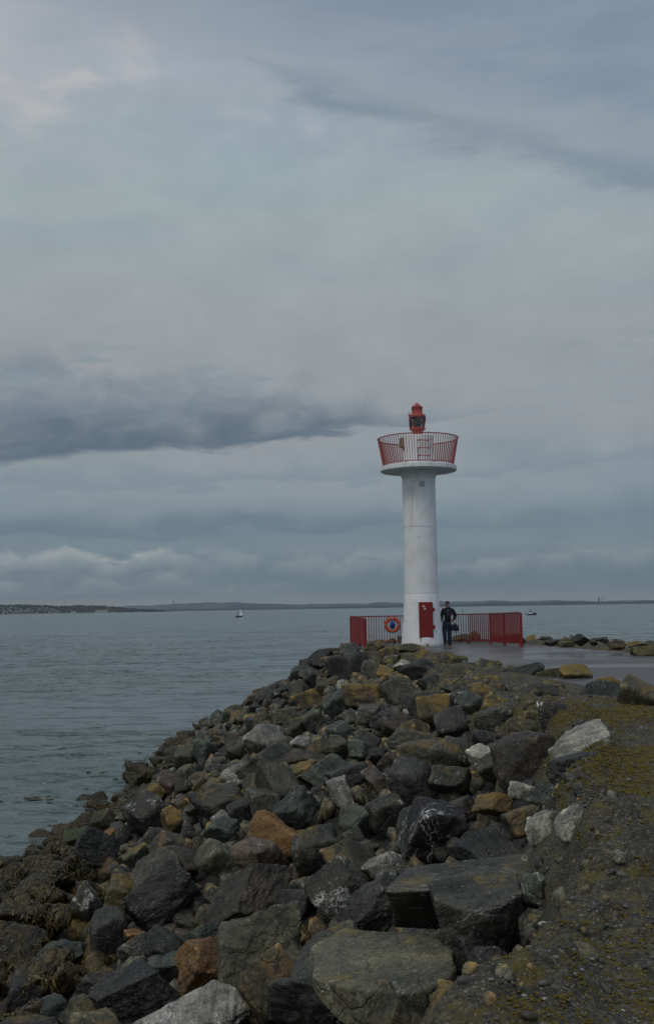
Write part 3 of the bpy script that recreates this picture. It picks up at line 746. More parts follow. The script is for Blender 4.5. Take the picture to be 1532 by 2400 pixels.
HROWS = [
 (733,2170,1069,2385, 0, 'slab', 'slab', 'broad flat grey-green slab with ochre lichen, second from the gravel at bottom centre', 'broad lichen-flecked slab'),
 (830,2040,1226,2215, -3, 'greygreen', 'block', 'huge dark boulder with a pale flat top overhanging a black hollow', 'huge flat-topped boulder'),
 (940,1985,1411,2085, 8, 'greygreen', 'slab', 'long low grey-green slab running back from the huge flat-topped boulder to the gravel', 'long low slab'),
 (936,1895,1086,2035, 14, 'veined', 'wedge', 'black boulder streaked with thin white veins in the right half of the slope', 'white-veined black boulder'),
 (852,2010,937,2082, 0, 'pale', 'round', 'lumpy pale grey boulder at the left end of the huge flat-topped boulder', 'lumpy pale boulder'),
 (735,2040,868,2175, 25, 'guano', 'block', 'dark boulder splashed with white left of the huge flat-topped boulder', 'white-splashed boulder'),
 (640,2290,905,2440, -12, 'charcoal', 'round', 'purplish black pitted boulder with a rusty right edge at the bottom of the picture', 'purplish pitted boulder'),
 (1100,2228,1192,2292, 6, 'charcoal', 'round', 'small smooth grey boulder beside the black hollow, half sunk in gravel', 'small smooth boulder by the hollow'),
 (1222,2060,1282,2140, 0, 'blue', 'block', 'small slate-blue boulder wedged between the huge flat-topped boulder and the gravel', 'slate-blue wedged boulder'),
 (1183,1904,1278,1972, 0, 'olive', 'block', 'square brownish block below the twin pale boulders by the gravel edge', 'square brownish block'),
 (1235,1918,1322,1978, 10, 'pale', 'slab', 'low pale grey boulder touching the big round pale boulder by the gravel', 'low pale boulder'),
 (1312,1900,1408,1978, 0, 'pale', 'round', 'big rounded pale grey boulder at the edge of the mossy gravel', 'big round pale boulder'),
 (1194,1838,1262,1890, 10, 'pale', 'wedge', 'small pale pointed boulder above the square brownish block', 'small pale pointed boulder'),
 (1240,1845,1322,1900, 15, 'blue', 'block', 'dark slate boulder right of the small pale pointed boulder', 'dark slate boulder'),
 (1278,1878,1324,1920, 0, 'charcoal', 'round', 'small round charcoal boulder just above the big round pale boulder', 'small round charcoal boulder'),
 (1045,1878,1120,1940, -20, 'maroon', 'block', 'reddish brown boulder right above the white-veined black boulder', 'reddish boulder over the veined one'),
 (1112,1868,1195,1912, 0, 'ochre', 'block', 'ochre-brown boulder between the reddish boulder and the small pale pointed one', 'ochre-brown middle boulder'),
 (1009,1805,1100,1862, 0, 'greygreen', 'block', 'grey-green block left of the yellow-spotted boulder in the upper right slope', 'grey-green block'),
 (918,1795,1018,1905, 32, 'charcoal', 'wedge', 'tall leaning charcoal boulder with a sharp upper edge', 'tall leaning charcoal boulder'),
 (1165,1745,1300,1858, 8, 'maroon', 'block', 'large maroon-brown boulder left of the big tilted pale boulder', 'large maroon boulder'),
 (1296,1725,1430,1800, 27, 'pale', 'slab', 'big tilted pale grey boulder with a white vein at the edge of the moss', 'big tilted pale boulder'),
 (1290,1780,1400,1845, 20, 'charcoal', 'block', 'dark boulder directly beneath the big tilted pale boulder', 'dark boulder under the tilted pale one'),
 (1102,1756,1156,1812, 20, 'white', 'wedge', 'small whitish boulder with a dark notch, left of the large maroon boulder', 'small whitish notched boulder'),
 (1118,1775,1192,1835, -10, 'guano', 'block', 'boulder blotched with pale yellow crust below the small whitish notched boulder', 'yellow-crusted boulder'),
 (1012,1745,1116,1825, 0, 'greygreen', 'round', 'broad olive-grey boulder left of the small whitish notched boulder', 'broad olive-grey boulder'),
 (1110,1722,1182,1766, -6, 'charcoal', 'round', 'smooth dark rounded boulder below the striped grey boulder', 'smooth dark rounded boulder'),
 (1178,1695,1290,1768, 6, 'olive', 'block', 'greenish brown boulder under the flat ochre boulder', 'greenish brown boulder'),
 (1115,1665,1213,1727, 8, 'greygreen', 'round', 'grey striped boulder in the upper right of the slope', 'striped grey boulder'),
 (1228,1671,1302,1706, 4, 'ochre', 'slab', 'flat bright ochre boulder below the crest at the right', 'flat bright ochre boulder'),
 (1270,1655,1340,1755, 18, 'guano', 'block', 'black boulder with large white splashes, upright beside the moss', 'black white-splashed boulder'),
 (1440,1615,1545,1700, -28, 'olive', 'wedge', 'dark angular wedge-shaped boulder at the right edge of the picture', 'dark wedge at the right edge'),
 (1372,1608,1467,1664, -8, 'blue', 'block', 'blue-grey flat-faced boulder left of the dark wedge at the right edge', 'blue-grey flat-faced boulder'),
 (1313,1566,1392,1612, -15, 'ochre', 'block', 'ochre and orange boulder on the crest against the wet asphalt', 'ochre boulder against the asphalt'),
 (1262,1572,1320,1600, 6, 'moss', 'block', 'mossy ochre boulder left of the ochre boulder against the asphalt', 'mossy crest boulder'),
 (1172,1562,1265,1602, 0, 'charcoal', 'round', 'rounded dark boulder on the crest in front of the wet asphalt', 'rounded dark crest boulder'),
 (1391,1590,1455,1615, -4, 'ochre', 'slab', 'thin ochre-topped boulder on the crest near the right edge', 'thin ochre-topped boulder'),
 (1210,1612,1315,1668, 12, 'olive', 'slab', 'pale layered slab lying in the mossy rubble under the crest', 'pale layered slab'),
 (1052,1624,1136,1668, 5, 'guano', 'block', 'grey boulder with a white pitted face below the mossy rubble', 'white pitted boulder'),
 (1078,1630,1128,1695, 48, 'blue', 'slab', 'steeply tilted pale slab edge below the white pitted boulder', 'steeply tilted slab edge'),
 (1022,1672,1092,1742, 10, 'charcoal', 'block', 'charcoal boulder with an ochre top left of the striped grey boulder', 'charcoal boulder with ochre top'),
 (982,1645,1058,1724, 8, 'ochre', 'block', 'ochre-brown boulder left of the charcoal boulder with ochre top', 'ochre-brown upper boulder'),
 (902,1680,980,1732, 0, 'maroon', 'round', 'lumpy brown boulder in the middle of the upper slope', 'lumpy brown boulder'),
 (914,1722,1022,1768, -6, 'greygreen', 'slab', 'flat grey boulder with white scratches below the lumpy brown boulder', 'scratched flat boulder'),
 (938,1750,1046,1808, 8, 'olive', 'wedge', 'dark boulder with an ochre upper edge below the scratched flat boulder', 'dark boulder with ochre edge'),
 (898,1598,980,1668, -8, 'greygreen', 'block', "large dark square-cut boulder below the gallery tower's left side", 'large square-cut boulder'),
 (938,1556,1034,1606, 0, 'charcoal', 'slab', 'long charcoal boulder just below the crest in front of the tower', 'long charcoal boulder below the tower'),
 (923,1551,968,1572, 0, 'white', 'round', 'small white boulder just below the tower base', 'small white boulder below the tower'),
 (978,1585,1026,1620, -10, 'blue', 'block', 'blue-grey boulder below the long charcoal boulder in front of the tower', 'blue-grey boulder below the charcoal one'),
 (1042,1540,1092,1574, 0, 'moss', 'block', 'mossy yellow-brown boulder on the crest below the standing man', 'mossy boulder below the man'),
 (925,1515,990,1546, 0, 'moss', 'round', 'yellow-green mossy boulder directly in front of the tower base', 'mossy boulder at the tower base'),
 (1118,1570,1155,1584, 0, 'white', 'slab', 'little white stone right of the mossy boulder below the man', 'little white stone'),
 (576,1712,666,1778, 6, 'pale', 'round', 'large pale grey rounded boulder in the left middle of the slope', 'large pale rounded boulder'),
 (681,1731,726,1762, 8, 'pale', 'round', 'small pale oval boulder right of the large pale rounded boulder', 'small pale oval boulder'),
 (688,1625,762,1670, 6, 'ochre', 'wedge', 'ochre boulder with a dark underside on the upper left slope', 'ochre boulder with dark underside'),
 (805,1613,895,1666, -6, 'ochre', 'slab', 'broad flat ochre-brown boulder in the middle of the upper slope', 'broad flat ochre boulder'),
 (772,1545,864,1603, 8, 'charcoal', 'block', 'big purplish black boulder below the left end of the railing', 'big purplish black boulder'),
 (796,1518,842,1556, 25, 'blue', 'slab', 'tilted blue-green slab at the foot of the left railing', 'tilted blue-green slab'),
 (852,1508,900,1542, 0, 'olive', 'wedge', 'grey pyramid-shaped boulder in front of the left railing', 'pyramid-shaped boulder'),
 (745,1505,796,1526, 0, 'moss', 'round', 'mossy brown boulder left of the red railing on the skyline', 'mossy skyline boulder'),
 (812,1492,842,1516, 0, 'moss', 'round', 'mossy boulder just behind the left end of the red railing', 'mossy boulder behind the railing'),
 (566,1594,606,1625, 0, 'moss', 'round', 'mossy boulder standing against the water high on the left skyline', 'mossy boulder against the water'),
 (615,1562,692,1604, 12, 'charcoal', 'wedge', 'dark angular boulder on the left skyline', 'dark angular skyline boulder'),
 (648,1551,678,1570, 0, 'moss', 'round', 'small mossy boulder on the skyline above the dark angular one', 'small mossy skyline boulder'),
 (547,1624,596,1654, 10, 'blue', 'slab', 'grey-green flat boulder near the skyline, left of the mossy one against the water', 'grey-green flat skyline boulder'),
 (494,1638,531,1672, 0, 'olive', 'round', 'small olive boulder on the lower left skyline', 'small olive skyline boulder'),
 (635,1666,700,1702, 6, 'slab', 'slab', 'light greenish flat slab above the large pale rounded boulder', 'light greenish slab'),
 (700,1672,768,1722, 0, 'greygreen', 'block', 'grey block just right of the light greenish slab', 'grey block by the greenish slab'),
 (766,1700,826,1746, -12, 'blue', 'block', 'grey-blue cube-like boulder in the middle of the slope', 'grey-blue cube-like boulder'),
 (672,1692,720,1738, 28, 'greygreen', 'wedge', 'sharp-edged light grey boulder above the small pale oval boulder', 'sharp-edged light boulder'),
 (820,1742,872,1786, 0, 'blue', 'slab', 'flat-faced grey-green boulder below the grey-blue cube-like one', 'flat-faced grey-green boulder'),
 (765,1737,818,1786, -8, 'slab', 'round', 'yellowish green banded boulder left of the flat-faced grey-green one', 'yellowish banded boulder'),
 (656,1768,766,1822, 0, 'maroon', 'block', 'wide brown block below the small pale oval boulder', 'wide brown block'),
 (668,1796,756,1848, 6, 'ochre', 'block', 'brown boulder with an ochre lichen top below the wide brown block', 'brown boulder with ochre top'),
 (702,1786,818,1846, 18, 'blue', 'slab', 'long blue-green slab dipping to the left in the middle of the slope', 'long blue-green slab'),
 (770,1800,870,1842, 10, 'charcoal', 'slab', 'long charcoal slab right of the long blue-green slab', 'long charcoal slab'),
 (524,1806,594,1868, 25, 'pale', 'round', 'lumpy light grey boulder in the left part of the slope', 'lumpy light grey boulder'),
 (449,1856,582,1930, 0, 'greygreen', 'block', 'big dark box-shaped boulder below the lumpy light grey one', 'big box-shaped boulder'),
 (458,1738,508,1802, 20, 'blue', 'block', 'pale green-grey boulder in the left part of the upper slope', 'pale green-grey boulder'),
 (414,1760,462,1816, 10, 'greygreen', 'block', 'grey-green boulder near the left skyline', 'grey-green boulder near skyline'),
 (532,1734,584,1794, 28, 'greygreen', 'slab', 'leaning dark slab left of the large pale rounded boulder', 'leaning dark slab'),
 (774,1834,824,1900, 32, 'pale', 'slab', 'light grey tilted slab below the long charcoal slab', 'light grey tilted slab'),
 (938,1698,1004,1756, 0, 'ochre', 'block', 'dark boulder with mossy ochre top above the scratched flat boulder', 'mossy-topped dark boulder'),
 (946,1658,990,1684, 0, 'white', 'round', 'whitish sparkling boulder above the lumpy brown boulder', 'whitish sparkling boulder'),
 (792,1599,822,1626, 0, 'pale', 'round', 'small pale lumpy boulder left of the broad flat ochre boulder', 'small pale lumpy boulder'),
 (404,1672,476,1718, 8, 'charcoal', 'round', 'dark boulder low on the left skyline above the water', 'dark low skyline boulder'),
 (416,2225,568,2342, -6, 'orange', 'block', 'upright rust-orange boulder with a pale left edge at bottom left of centre', 'upright rust-orange boulder'),
 (297,2335,572,2450, 4, 'white', 'round', 'big whitish boulder cut by the bottom edge of the picture', 'big whitish boulder'),
 (500,2175,735,2365, 32, 'slab', 'slab', 'large smooth grey-green slab leaning beside the upright rust-orange boulder', 'large leaning grey-green slab'),
 (566,2250,704,2390, 22, 'olive', 'block', 'dark rough boulder under the large leaning grey-green slab', 'dark rough boulder'),
 (466,1984,560,2068, 25, 'slab', 'wedge', 'pale greenish boulder left of the pink-speckled boulder', 'pale greenish boulder'),
 (545,1990,668,2094, -8, 'pink', 'round', 'brownish boulder speckled with pink crust in the middle left', 'pink-speckled boulder'),
 (478,2072,690,2190, 32, 'maroon', 'slab', 'long dark slab with a pinkish upper edge slanting up to the right', 'long pink-edged slab'),
 (315,2028,442,2152, 46, 'greygreen', 'slab', 'dark slab with a thin light edge slanting steeply, middle left', 'steep light-edged slab'),
 (311,2062,462,2190, 40, 'charcoal', 'slab', 'second dark slanting slab, right under the steep light-edged one', 'second slanting slab'),
 (423,2175,534,2240, 8, 'blue', 'wedge', 'blue-grey boulder directly above the upright rust-orange boulder', 'blue-grey boulder over the orange one'),
 (588,1920,730,2010, 8, 'orange', 'round', 'big orange-brown lichen-stained boulder in the middle of the slope', 'big orange-brown boulder'),
 (590,1858,656,1942, 20, 'greygreen', 'wedge', 'tall grey-green boulder above the big orange-brown one', 'tall grey-green boulder'),
 (498,1905,545,1937, 0, 'white', 'round', 'small round whitish boulder below the big box-shaped boulder', 'small round whitish boulder'),
 (534,1882,592,1935, 0, 'charcoal', 'block', 'dark cracked boulder between the small round whitish and the tall grey-green one', 'dark cracked boulder'),
 (474,1926,556,1980, 12, 'blue', 'block', 'blue-green boulder under the small round whitish boulder', 'blue-green boulder under the whitish one'),
 (350,1960,436,2018, 0, 'olive', 'slab', 'flat brown slab in the left part of the middle slope', 'flat brown slab'),
 (330,1950,384,1998, 0, 'greygreen', 'round', 'rounded grey-green boulder left of the flat brown slab', 'rounded grey-green boulder'),
 (394,1994,478,2044, 0, 'maroon', 'round', 'dark brown boulder with a pale streaked top below the flat brown slab', 'dark brown streaked boulder'),
 (282,1988,358,2036, 8, 'greygreen', 'round', 'grey boulder below the rounded grey-green one', 'grey boulder in the left middle'),
 (306,1878,402,1985, 28, 'guano', 'wedge', 'tall dark boulder with a white streak on its crest, left middle', 'tall white-streaked boulder'),
 (380,1903,428,1966, 0, 'ochre', 'wedge', 'boulder with an ochre-orange patch right of the tall white-streaked one', 'orange-patched boulder'),
 (364,1822,416,1884, 6, 'maroon', 'block', 'brown upright boulder above the tall white-streaked one', 'brown upright boulder'),
 (172,1955,278,2065, 22, 'charcoal', 'block', 'large black boulder beside the seaweed at the left', 'large black boulder by the seaweed'),
 (218,1908,272,1958, 10, 'olive', 'wedge', 'brown boulder above the large black one beside the seaweed', 'brown boulder above the black one'),
 (242,1952,278,1994, 0, 'orange', 'wedge', 'small rusty orange boulder between two black ones at the left', 'small rusty orange boulder'),
 (155,1952,222,1992, 6, 'algae', 'slab', 'low slab coated in bright green algae among the seaweed', 'algae-green slab'),
 (178,2086,232,2188, 20, 'guano', 'wedge', 'dark ridged boulder with whitish streaks, lower left', 'dark ridged boulder'),
 (210,2155,298,2248, 12, 'charcoal', 'block', 'dark square boulder at lower left below the dark ridged one', 'dark square boulder'),
 (70,2218,192,2272, 10, 'blue', 'slab', 'blue-green slab crossed by a thin white line at lower left', 'blue-green slab with white line'),
 (292,2184,336,2202, -5, 'orange', 'slab', 'small flat bright orange stone at lower left', 'small bright orange stone'),
 (280,2205,372,2275, 10, 'greygreen', 'block', 'grey-green boulder under the small bright orange stone', 'grey-green boulder under the orange stone'),
 (280,2262,346,2330, 0, 'slab', 'block', 'yellowish grey boulder at lower left', 'yellowish grey boulder'),
 (352,2245,438,2295, 5, 'blue', 'slab', 'flat blue-green slab left of the upright rust-orange boulder', 'flat blue-green slab'),
 (180,2292,260,2348, 0, 'greygreen', 'block', 'light grey-green block near the bottom left', 'light grey-green block'),
 (82,2355,166,2420, 14, 'blue', 'block', 'blue-green boulder cut by the bottom edge near the left corner', 'blue-green corner boulder'),
 (232,2290,420,2392, 6, 'charcoal', 'block', 'wide charcoal boulder above the big whitish boulder at the bottom', 'wide charcoal boulder'),
 (150,2350,256,2430, 0, 'olive', 'round', 'brownish boulder at the bottom edge, left of the big whitish one', 'brownish bottom boulder'),
 (20,2300,110,2380, 0, 'charcoal', 'block', 'dark boulder near the bottom left corner', 'dark corner boulder'),
 (120,2130,172,2180, 0, 'weed', 'round', 'small seaweed-brown boulder at the left beside the dark ridged one', 'small seaweed-brown boulder'),
 (690,1958,790,2040, 12, 'greygreen', 'block', 'dark grey-green boulder right of the big orange-brown one', 'grey-green boulder by the orange-brown one'),
 (800,1900,880,1960, 6, 'blue', 'round', 'light green-grey boulder left of the white-veined black boulder', 'light green-grey boulder'),
 (790,1955,850,2005, 25, 'guano', 'slab', 'light streaked slab above the lumpy pale boulder', 'light streaked slab'),
 (860,1880,945,1945, 15, 'greygreen', 'slab', 'dark slab upper left of the white-veined black boulder', 'dark slab left of the veined boulder'),
 (655,2090,745,2170, 20, 'charcoal', 'block', 'dark boulder right of the long pink-edged slab', 'dark boulder by the pink-edged slab'),
 (826, 2078, 990, 2198, 4, 'charcoal', 'block', 'black-faced block tucked against the left side of the huge flat-topped boulder', 'black-faced block'),
]
CUTS = {
 'broad lichen-flecked slab': ([(733, 2215), (765, 2181), (836, 2184), (972, 2196), (1026, 2209), (1062, 2233), (1072, 2265), (1048, 2288), (1000, 2312), (934, 2318), (850, 2308), (735, 2282)], -.80, .52, .05, 'slab', (-.03, -.05), .7),
 'huge flat-topped boulder': ([(1000, 2072), (1037, 2054), (1134, 2046), (1208, 2050), (1224, 2090), (1189, 2106), (1156, 2117), (1118, 2120), (1062, 2112), (1005, 2095)], -.42, .62, -.22, 'greygreen', (0, -.12), 1.0),
 'long low slab': ([(880, 2085), (945, 2028), (1010, 2005), (1200, 2006), (1380, 1992), (1412, 2008), (1370, 2042), (1305, 2072), (1130, 2092), (960, 2100)], -.52, .42, .05, 'greygreen', (-.04, -.02), 1.0),
}
for x0, y0, x1, y1, rot, mat, kind, label, short in HROWS:
    if short in CUTS:
        q_ = CUTS[short]; cut_rock(q_[0], q_[1], q_[2], q_[3], q_[4], label, short, 77, q_[5], q_[6]); continue
    kw = {}
    if short == 'huge flat-topped boulder': kw = dict(sub=6, depthf=.8, lift=.22, push=-.15)
    if short == 'broad lichen-flecked slab': kw = dict(sub=6, depthf=.8, push=.1)
    if x1-x0 > 150: kw.setdefault('sub', 6)
    hero(x0, y0, x1, y1, rot, mat, kind, label, short, **kw)

WORD = {'greygreen': 'grey-green', 'charcoal': 'charcoal', 'olive': 'olive-brown', 'ochre': 'ochre-stained', 'pale': 'pale grey', 'maroon': 'brown',
        'blue': 'slate-blue', 'moss': 'mossy', 'weed': 'seaweed-covered', 'guano': 'white-spotted', 'slab': 'greenish grey', 'pink': 'pinkish', 'algae': 'green slimy'}
KWORD = {'block': 'boulder', 'slab': 'slab-like boulder', 'wedge': 'pointed boulder', 'round': 'rounded boulder'}
used_labels = {}
def rel_label(cx, cy, mat, kind, pool=None):
    pool = pool or HERO
    def rel(hh):
        dx, dy = cx-hh[0], cy-hh[1]; a = math.degrees(math.atan2(-dy, dx)) % 360
        return ['right of', 'above and right of', 'above', 'above and left of', 'left of', 'below and left of', 'below', 'below and right of'][int(((a+22.5) % 360)//45)]
    near = sorted(pool, key=lambda hh: math.hypot((cx-hh[0])/(hh[2]/2+30), (cy-hh[1])/(hh[3]/2+30)))
    base = WORD[mat]+' '+KWORD[kind]
    for cand in ([base+' just '+rel(near[0])+' the '+near[0][4]] + [base+' between the '+near[0][4]+' and the '+near[k][4] for k in (1, 2, 3)]
                 + [base+' just '+rel(near[k])+' the '+near[k][4] for k in (1, 2)] + ['smaller '+base+' '+rel(near[0])+' the '+near[0][4], 'low '+base+' '+rel(near[1])+' the '+near[1][4],
                 'half-hidden '+base+' '+rel(near[0])+' the '+near[0][4]]):
        if cand not in used_labels and len(cand.split()) <= 16: used_labels[cand] = 1; return cand
    return base+' '+rel(near[2])+' the '+near[2][4]

# stones behind the railing and on the far bank
bank_rows = [(1339, 1488, 1378, 1513, 35.2, 'charcoal', 'block', 'dark upright boulder, tallest on the bank right of the red railing', 'tallest bank boulder'),
 (1276, 1500, 1309, 1513, 36.5, 'charcoal', 'round', 'low dark boulder on the bank just right of the red railing', 'low bank boulder by the railing'),
 (1396, 1494, 1428, 1511, 35.0, 'greygreen', 'round', 'rounded grey-green boulder right of the tallest one on the far bank', 'rounded bank boulder'),
 (1382, 1502, 1397, 1513, 35.2, 'moss', 'round', 'small yellow-mossed stone beside the tallest boulder on the far bank', 'yellow-mossed bank stone'),
 (1425, 1503, 1464, 1522, 34.6, 'olive', 'block', 'brownish boulder on the far bank under the small motor boat side', 'brownish bank boulder'),
 (1466, 1504, 1518, 1521, 34.2, 'ochre', 'slab', 'long ochre-topped boulder on the far bank near the right edge', 'long ochre bank boulder'),
 (1512, 1503, 1548, 1523, 33.8, 'greygreen', 'round', 'grey boulder on the far bank cut by the right edge', 'grey bank boulder at the edge'),
 (1482, 1516, 1545, 1543, 32.9, 'moss', 'block', 'mossy brown boulder at the asphalt edge below the far bank', 'mossy bank boulder'),
 (1310, 1504, 1340, 1516, 36.0, 'moss', 'slab', 'flat mossy stone left of the tallest boulder on the far bank', 'flat mossy bank stone'),
 (1098, 1482, 1126, 1513, 47.6, 'ochre', 'round', 'ochre-brown boulder seen through the middle of the right railing', 'ochre boulder behind the railing'),
 (1046, 1488, 1098, 1508, 48.2, 'moss', 'round', 'mossy hump behind the railing right of the standing man', 'mossy hump behind the railing'),
 (1150, 1488, 1184, 1511, 47.0, 'ochre', 'block', 'brown boulder behind the railing corner post at the right', 'brown boulder behind the corner post'),
 (1184, 1487, 1222, 1511, 45.8, 'maroon', 'block', 'dark red-brown boulder behind the last panel of the right railing', 'boulder behind the last panel'),
 (1128, 1499, 1152, 1511, 47.4, 'moss', 'round', 'small mossy stone behind the right railing between two brown boulders', 'small mossy stone behind the railing'),
 (1212, 1494, 1230, 1510, 43.6, 'charcoal', 'round', 'dark boulder peeping out past the right end of the railing', 'dark boulder past the railing end'),
 (932, 1492, 948, 1513, 47.8, 'olive', 'wedge', 'olive boulder behind the railing against the left side of the tower', 'olive boulder behind the tower side'),
 (908, 1497, 928, 1513, 47.9, 'olive', 'wedge', 'small pointed boulder seen through the railing under the lifebuoy', 'small pointed boulder under the lifebuoy'),
 (872, 1500, 910, 1516, 47.7, 'greygreen', 'slab', 'low grey boulder seen through the left railing', 'low grey boulder behind the railing')]
for x0, y0, x1, y1, yy, mat, kind, label, short in bank_rows:
    o = place_rock((x0+x1)/2, (y0+y1)/2, x1-x0, y1-y0, 0, mat, kind, 900+x0, forced=yy, depthf=1.0)
    HERO.append(((x0+x1)/2, (y0+y1)/2, x1-x0, y1-y0, short, yy)); tag(o, label, 'boulder', 'boulders of the far bank')

# fillers: Poisson scatter over the slope, big ones as boulders of their own, the rest one heap
g = np.random.default_rng(21); cand = []; cells = {}
tries = 0
def near_ok(x, y, r):
    ix, iy = int(x//1), int(y//1)
    for a in range(ix-2, ix+3):
        for b in range(iy-2, iy+3):
            for (u, v_, rr_) in cells.get((a, b), ()):
                if math.hypot(u-x, v_-y) < (r+rr_)*.50: return False
    return True
XX = g.uniform(-9.5, 13, 60000); YY = g.uniform(4.2, 53, 60000); DD = sdist(XX, YY); HH = hsurf(XX, YY)
for x, y, d, z in zip(XX, YY, DD, HH):
    if z < SEA_Z-.40: continue
    if d < .15 and not (d > -2.2 and 14.5 < y < 40 and x < 7 and not in_poly(np.array([x]), np.array([y]), ASPH)[0] and edge_dist(np.array([x]), np.array([y]), ASPH)[0] > .12 and not (y < 19 and x > 3.6)): continue
    if x > 8.5 and y < 46 and d > 1.6: continue
    s_ = float(np.clip(math.exp(g.normal(-.20, .32)), .42, 1.5))
    if y > 17: s_ *= .79
    if d < .6: s_ *= .72
    if near_ok(x, y, s_): cells.setdefault((int(x//1), int(y//1)), []).append((x, y, s_)); cand.append([x, y, z, s_])
full = []
for x, y, z, s_ in cand:
    u, v_, dist = proj((x, y, z+s_*.2)); pxw = s_*F/dist if dist > 0 else 0
    if x > 7.3: s_ = min(s_, .50)
    if 0 < dist < 8.5: s_ = min(s_, .52)
    if 0 < dist < 46:
        while s_ > .28:
            r = s_*.52*F/dist
            if any(dist < hh[5]+.15 and abs(u-hh[0]) < hh[2]*.5+r*.22 and abs(v_-hh[1]) < hh[3]*.5+r*.08 for hh in HERO): s_ *= .75
            else: break
        if s_ <= .28: continue
        pxw = s_*F/dist
    inframe = -40 < u < 1570 and v_ < 2440 and dist > 0
    hid = any(abs(u-hh[0]) < hh[2]*.40 and abs(v_-hh[1]) < hh[3]*.40 for hh in HERO)
    behind = y > 47 or (x > 8)
    full.append((x, y, z, s_, u, v_, pxw if (inframe and not hid and not behind) else 0, hid and pxw > 0, dist))
full = [q for q in full if not (q[7] and q[3] > .55)] # no big stone where a described one already lies
full.sort(key=lambda q: -q[6])
N_IND = 300-len(HROWS)-len(bank_rows)
def pick_mat(x, y, z, d):
    r = g.random()
    if x < -.20*min(y, 26) and z < SEA_Z+(1.7 if y < 24 else 1.15)+.5*fbm(np.array([[x*.5, y*.5, 0]]), 2)[0]: return 'weed' if r < .99 else 'algae'
    if d < 1.0: return ['ochre', 'moss', 'olive', 'greygreen', 'charcoal', 'olive', 'blue'][int(r*7)]
    tbl = [('greygreen', .28), ('charcoal', .50), ('olive', .70), ('blue', .79), ('maroon', .88), ('ochre', .95), ('guano', .97), ('pale', .985), ('slab', 1.01)]
    for k, v_ in tbl:
        if r < v_: return k
heap = {}; weeds = []
for i, (x, y, z, s_, u, v_, pxw, hid, dist) in enumerate(full):
    d = float(sdist(np.array([x]), np.array([y]))[0]); mat = pick_mat(x, y, z, d)
    kind = ['block', 'block', 'slab', 'wedge', 'wedge'][int(g.integers(5))] if mat != 'weed' else 'round'
    yaw, tx, ty = g.uniform(0, 6.28), g.normal(0, .45), g.normal(0, .45)
    asp = (s_*g.uniform(.48, .66), s_*g.uniform(.40, .56), s_*g.uniform(.28, .46))
    if mat == 'weed': asp = (s_*.62, s_*.58, s_*.34)
    Rm = Euler((tx, ty+.12, yaw)).to_matrix(); c = Vector((x, y, z+asp[2]*(.35 if d > .15 else .02)))
    if i < N_IND and pxw > 0:
        q, f = rock_shape(3000+i, kind, 5 if pxw > 110 else 4, rough=1.0 if mat != 'weed' else 1.6)
        me = np_mesh('boulder', q*np.array(asp), f); me.materials.append(R[mat])
        o = bpy.data.objects.new('boulder', me); COL.objects.link(o); o.matrix_world = Matrix.Translation(c) @ Rm.to_4x4()
        if mat == 'weed': weeds.append((o, u, v_)); tag(o, None, 'boulder', 'boulders of the breakwater slope')
        else: tag(o, rel_label(u, v_, mat, kind), 'boulder', 'boulders of the breakwater slope')
    else: heap.setdefault(mat, []).append((c, asp, Rm, kind, dist))
ORD = ['', 'second ', 'third ', 'fourth ', 'fifth ', 'sixth ', 'seventh ', 'eighth ', 'ninth ', 'tenth ', 'eleventh ', 'twelfth ']+[w_+' ' for w_ in 'thirteenth fourteenth fifteenth sixteenth seventeenth eighteenth nineteenth twentieth twenty-first twenty-second twenty-third twenty-fourth twenty-fifth twenty-sixth twenty-seventh twenty-eighth twenty-ninth thirtieth thirty-first thirty-second thirty-third thirty-fourth thirty-fifth'.split()]
by = {}
def wlab(k, short, n):
    if k == 0: return 'seaweed-covered boulder nearest to the '+short
    if k < len(ORD) and k < n-1: return ORD[k]+'nearest seaweed-covered boulder to the '+short
    if k == n-1: return 'seaweed-covered boulder farthest out from the '+short
    return 'seaweed-covered boulder, '+str(n-k)+' from the outermost, counted from the '+short
for o, u, v_ in weeds:
    hh = min(HERO, key=lambda h_: math.hypot(u-h_[0], v_-h_[1])); by.setdefault(hh[4], []).append((math.hypot(u-hh[0], v_-hh[1]), o))
for short, lst in by.items():
    for k_, (_, o) in enumerate(sorted(lst, key=lambda q: q[0])):
        o['label'] = wlab(k_, short, len(lst))
# under everything a bed of small stones closes the gaps
g3 = np.random.default_rng(8)
X2 = g3.uniform(-8.6, 4.5, 5200); Y2 = g3.uniform(4.0, 50, 5200); D2 = sdist(X2, Y2); H2 = hsurf(X2, Y2)
for x, y, d, z in zip(X2, Y2, D2, H2):
    if d < .05 or z < SEA_Z-.3: continue
    s_ = g3.uniform(.14, .42); mat = 'weed' if x < -.20*min(y, 26) and z < SEA_Z+(1.6 if y < 24 else 1.05) else ['greygreen', 'charcoal', 'olive', 'charcoal', 'olive', 'maroon'][int(g3.integers(6))]
    heap.setdefault(mat, []).append((Vector((x, y, z-.24-s_*.1)), (s_*.6, s_*.5, s_*.4), Euler(tuple(g3.uniform(0, 6, 3))).to_matrix(), 'small', 30))
SH = {k: [rock_shape(5000+j, k, 3)[0] for j in range(6)] for k in ('block', 'slab', 'wedge', 'round')}; SH['small'] = [rock_shape(6000+j, 'block', 2)[0] for j in range(8)]
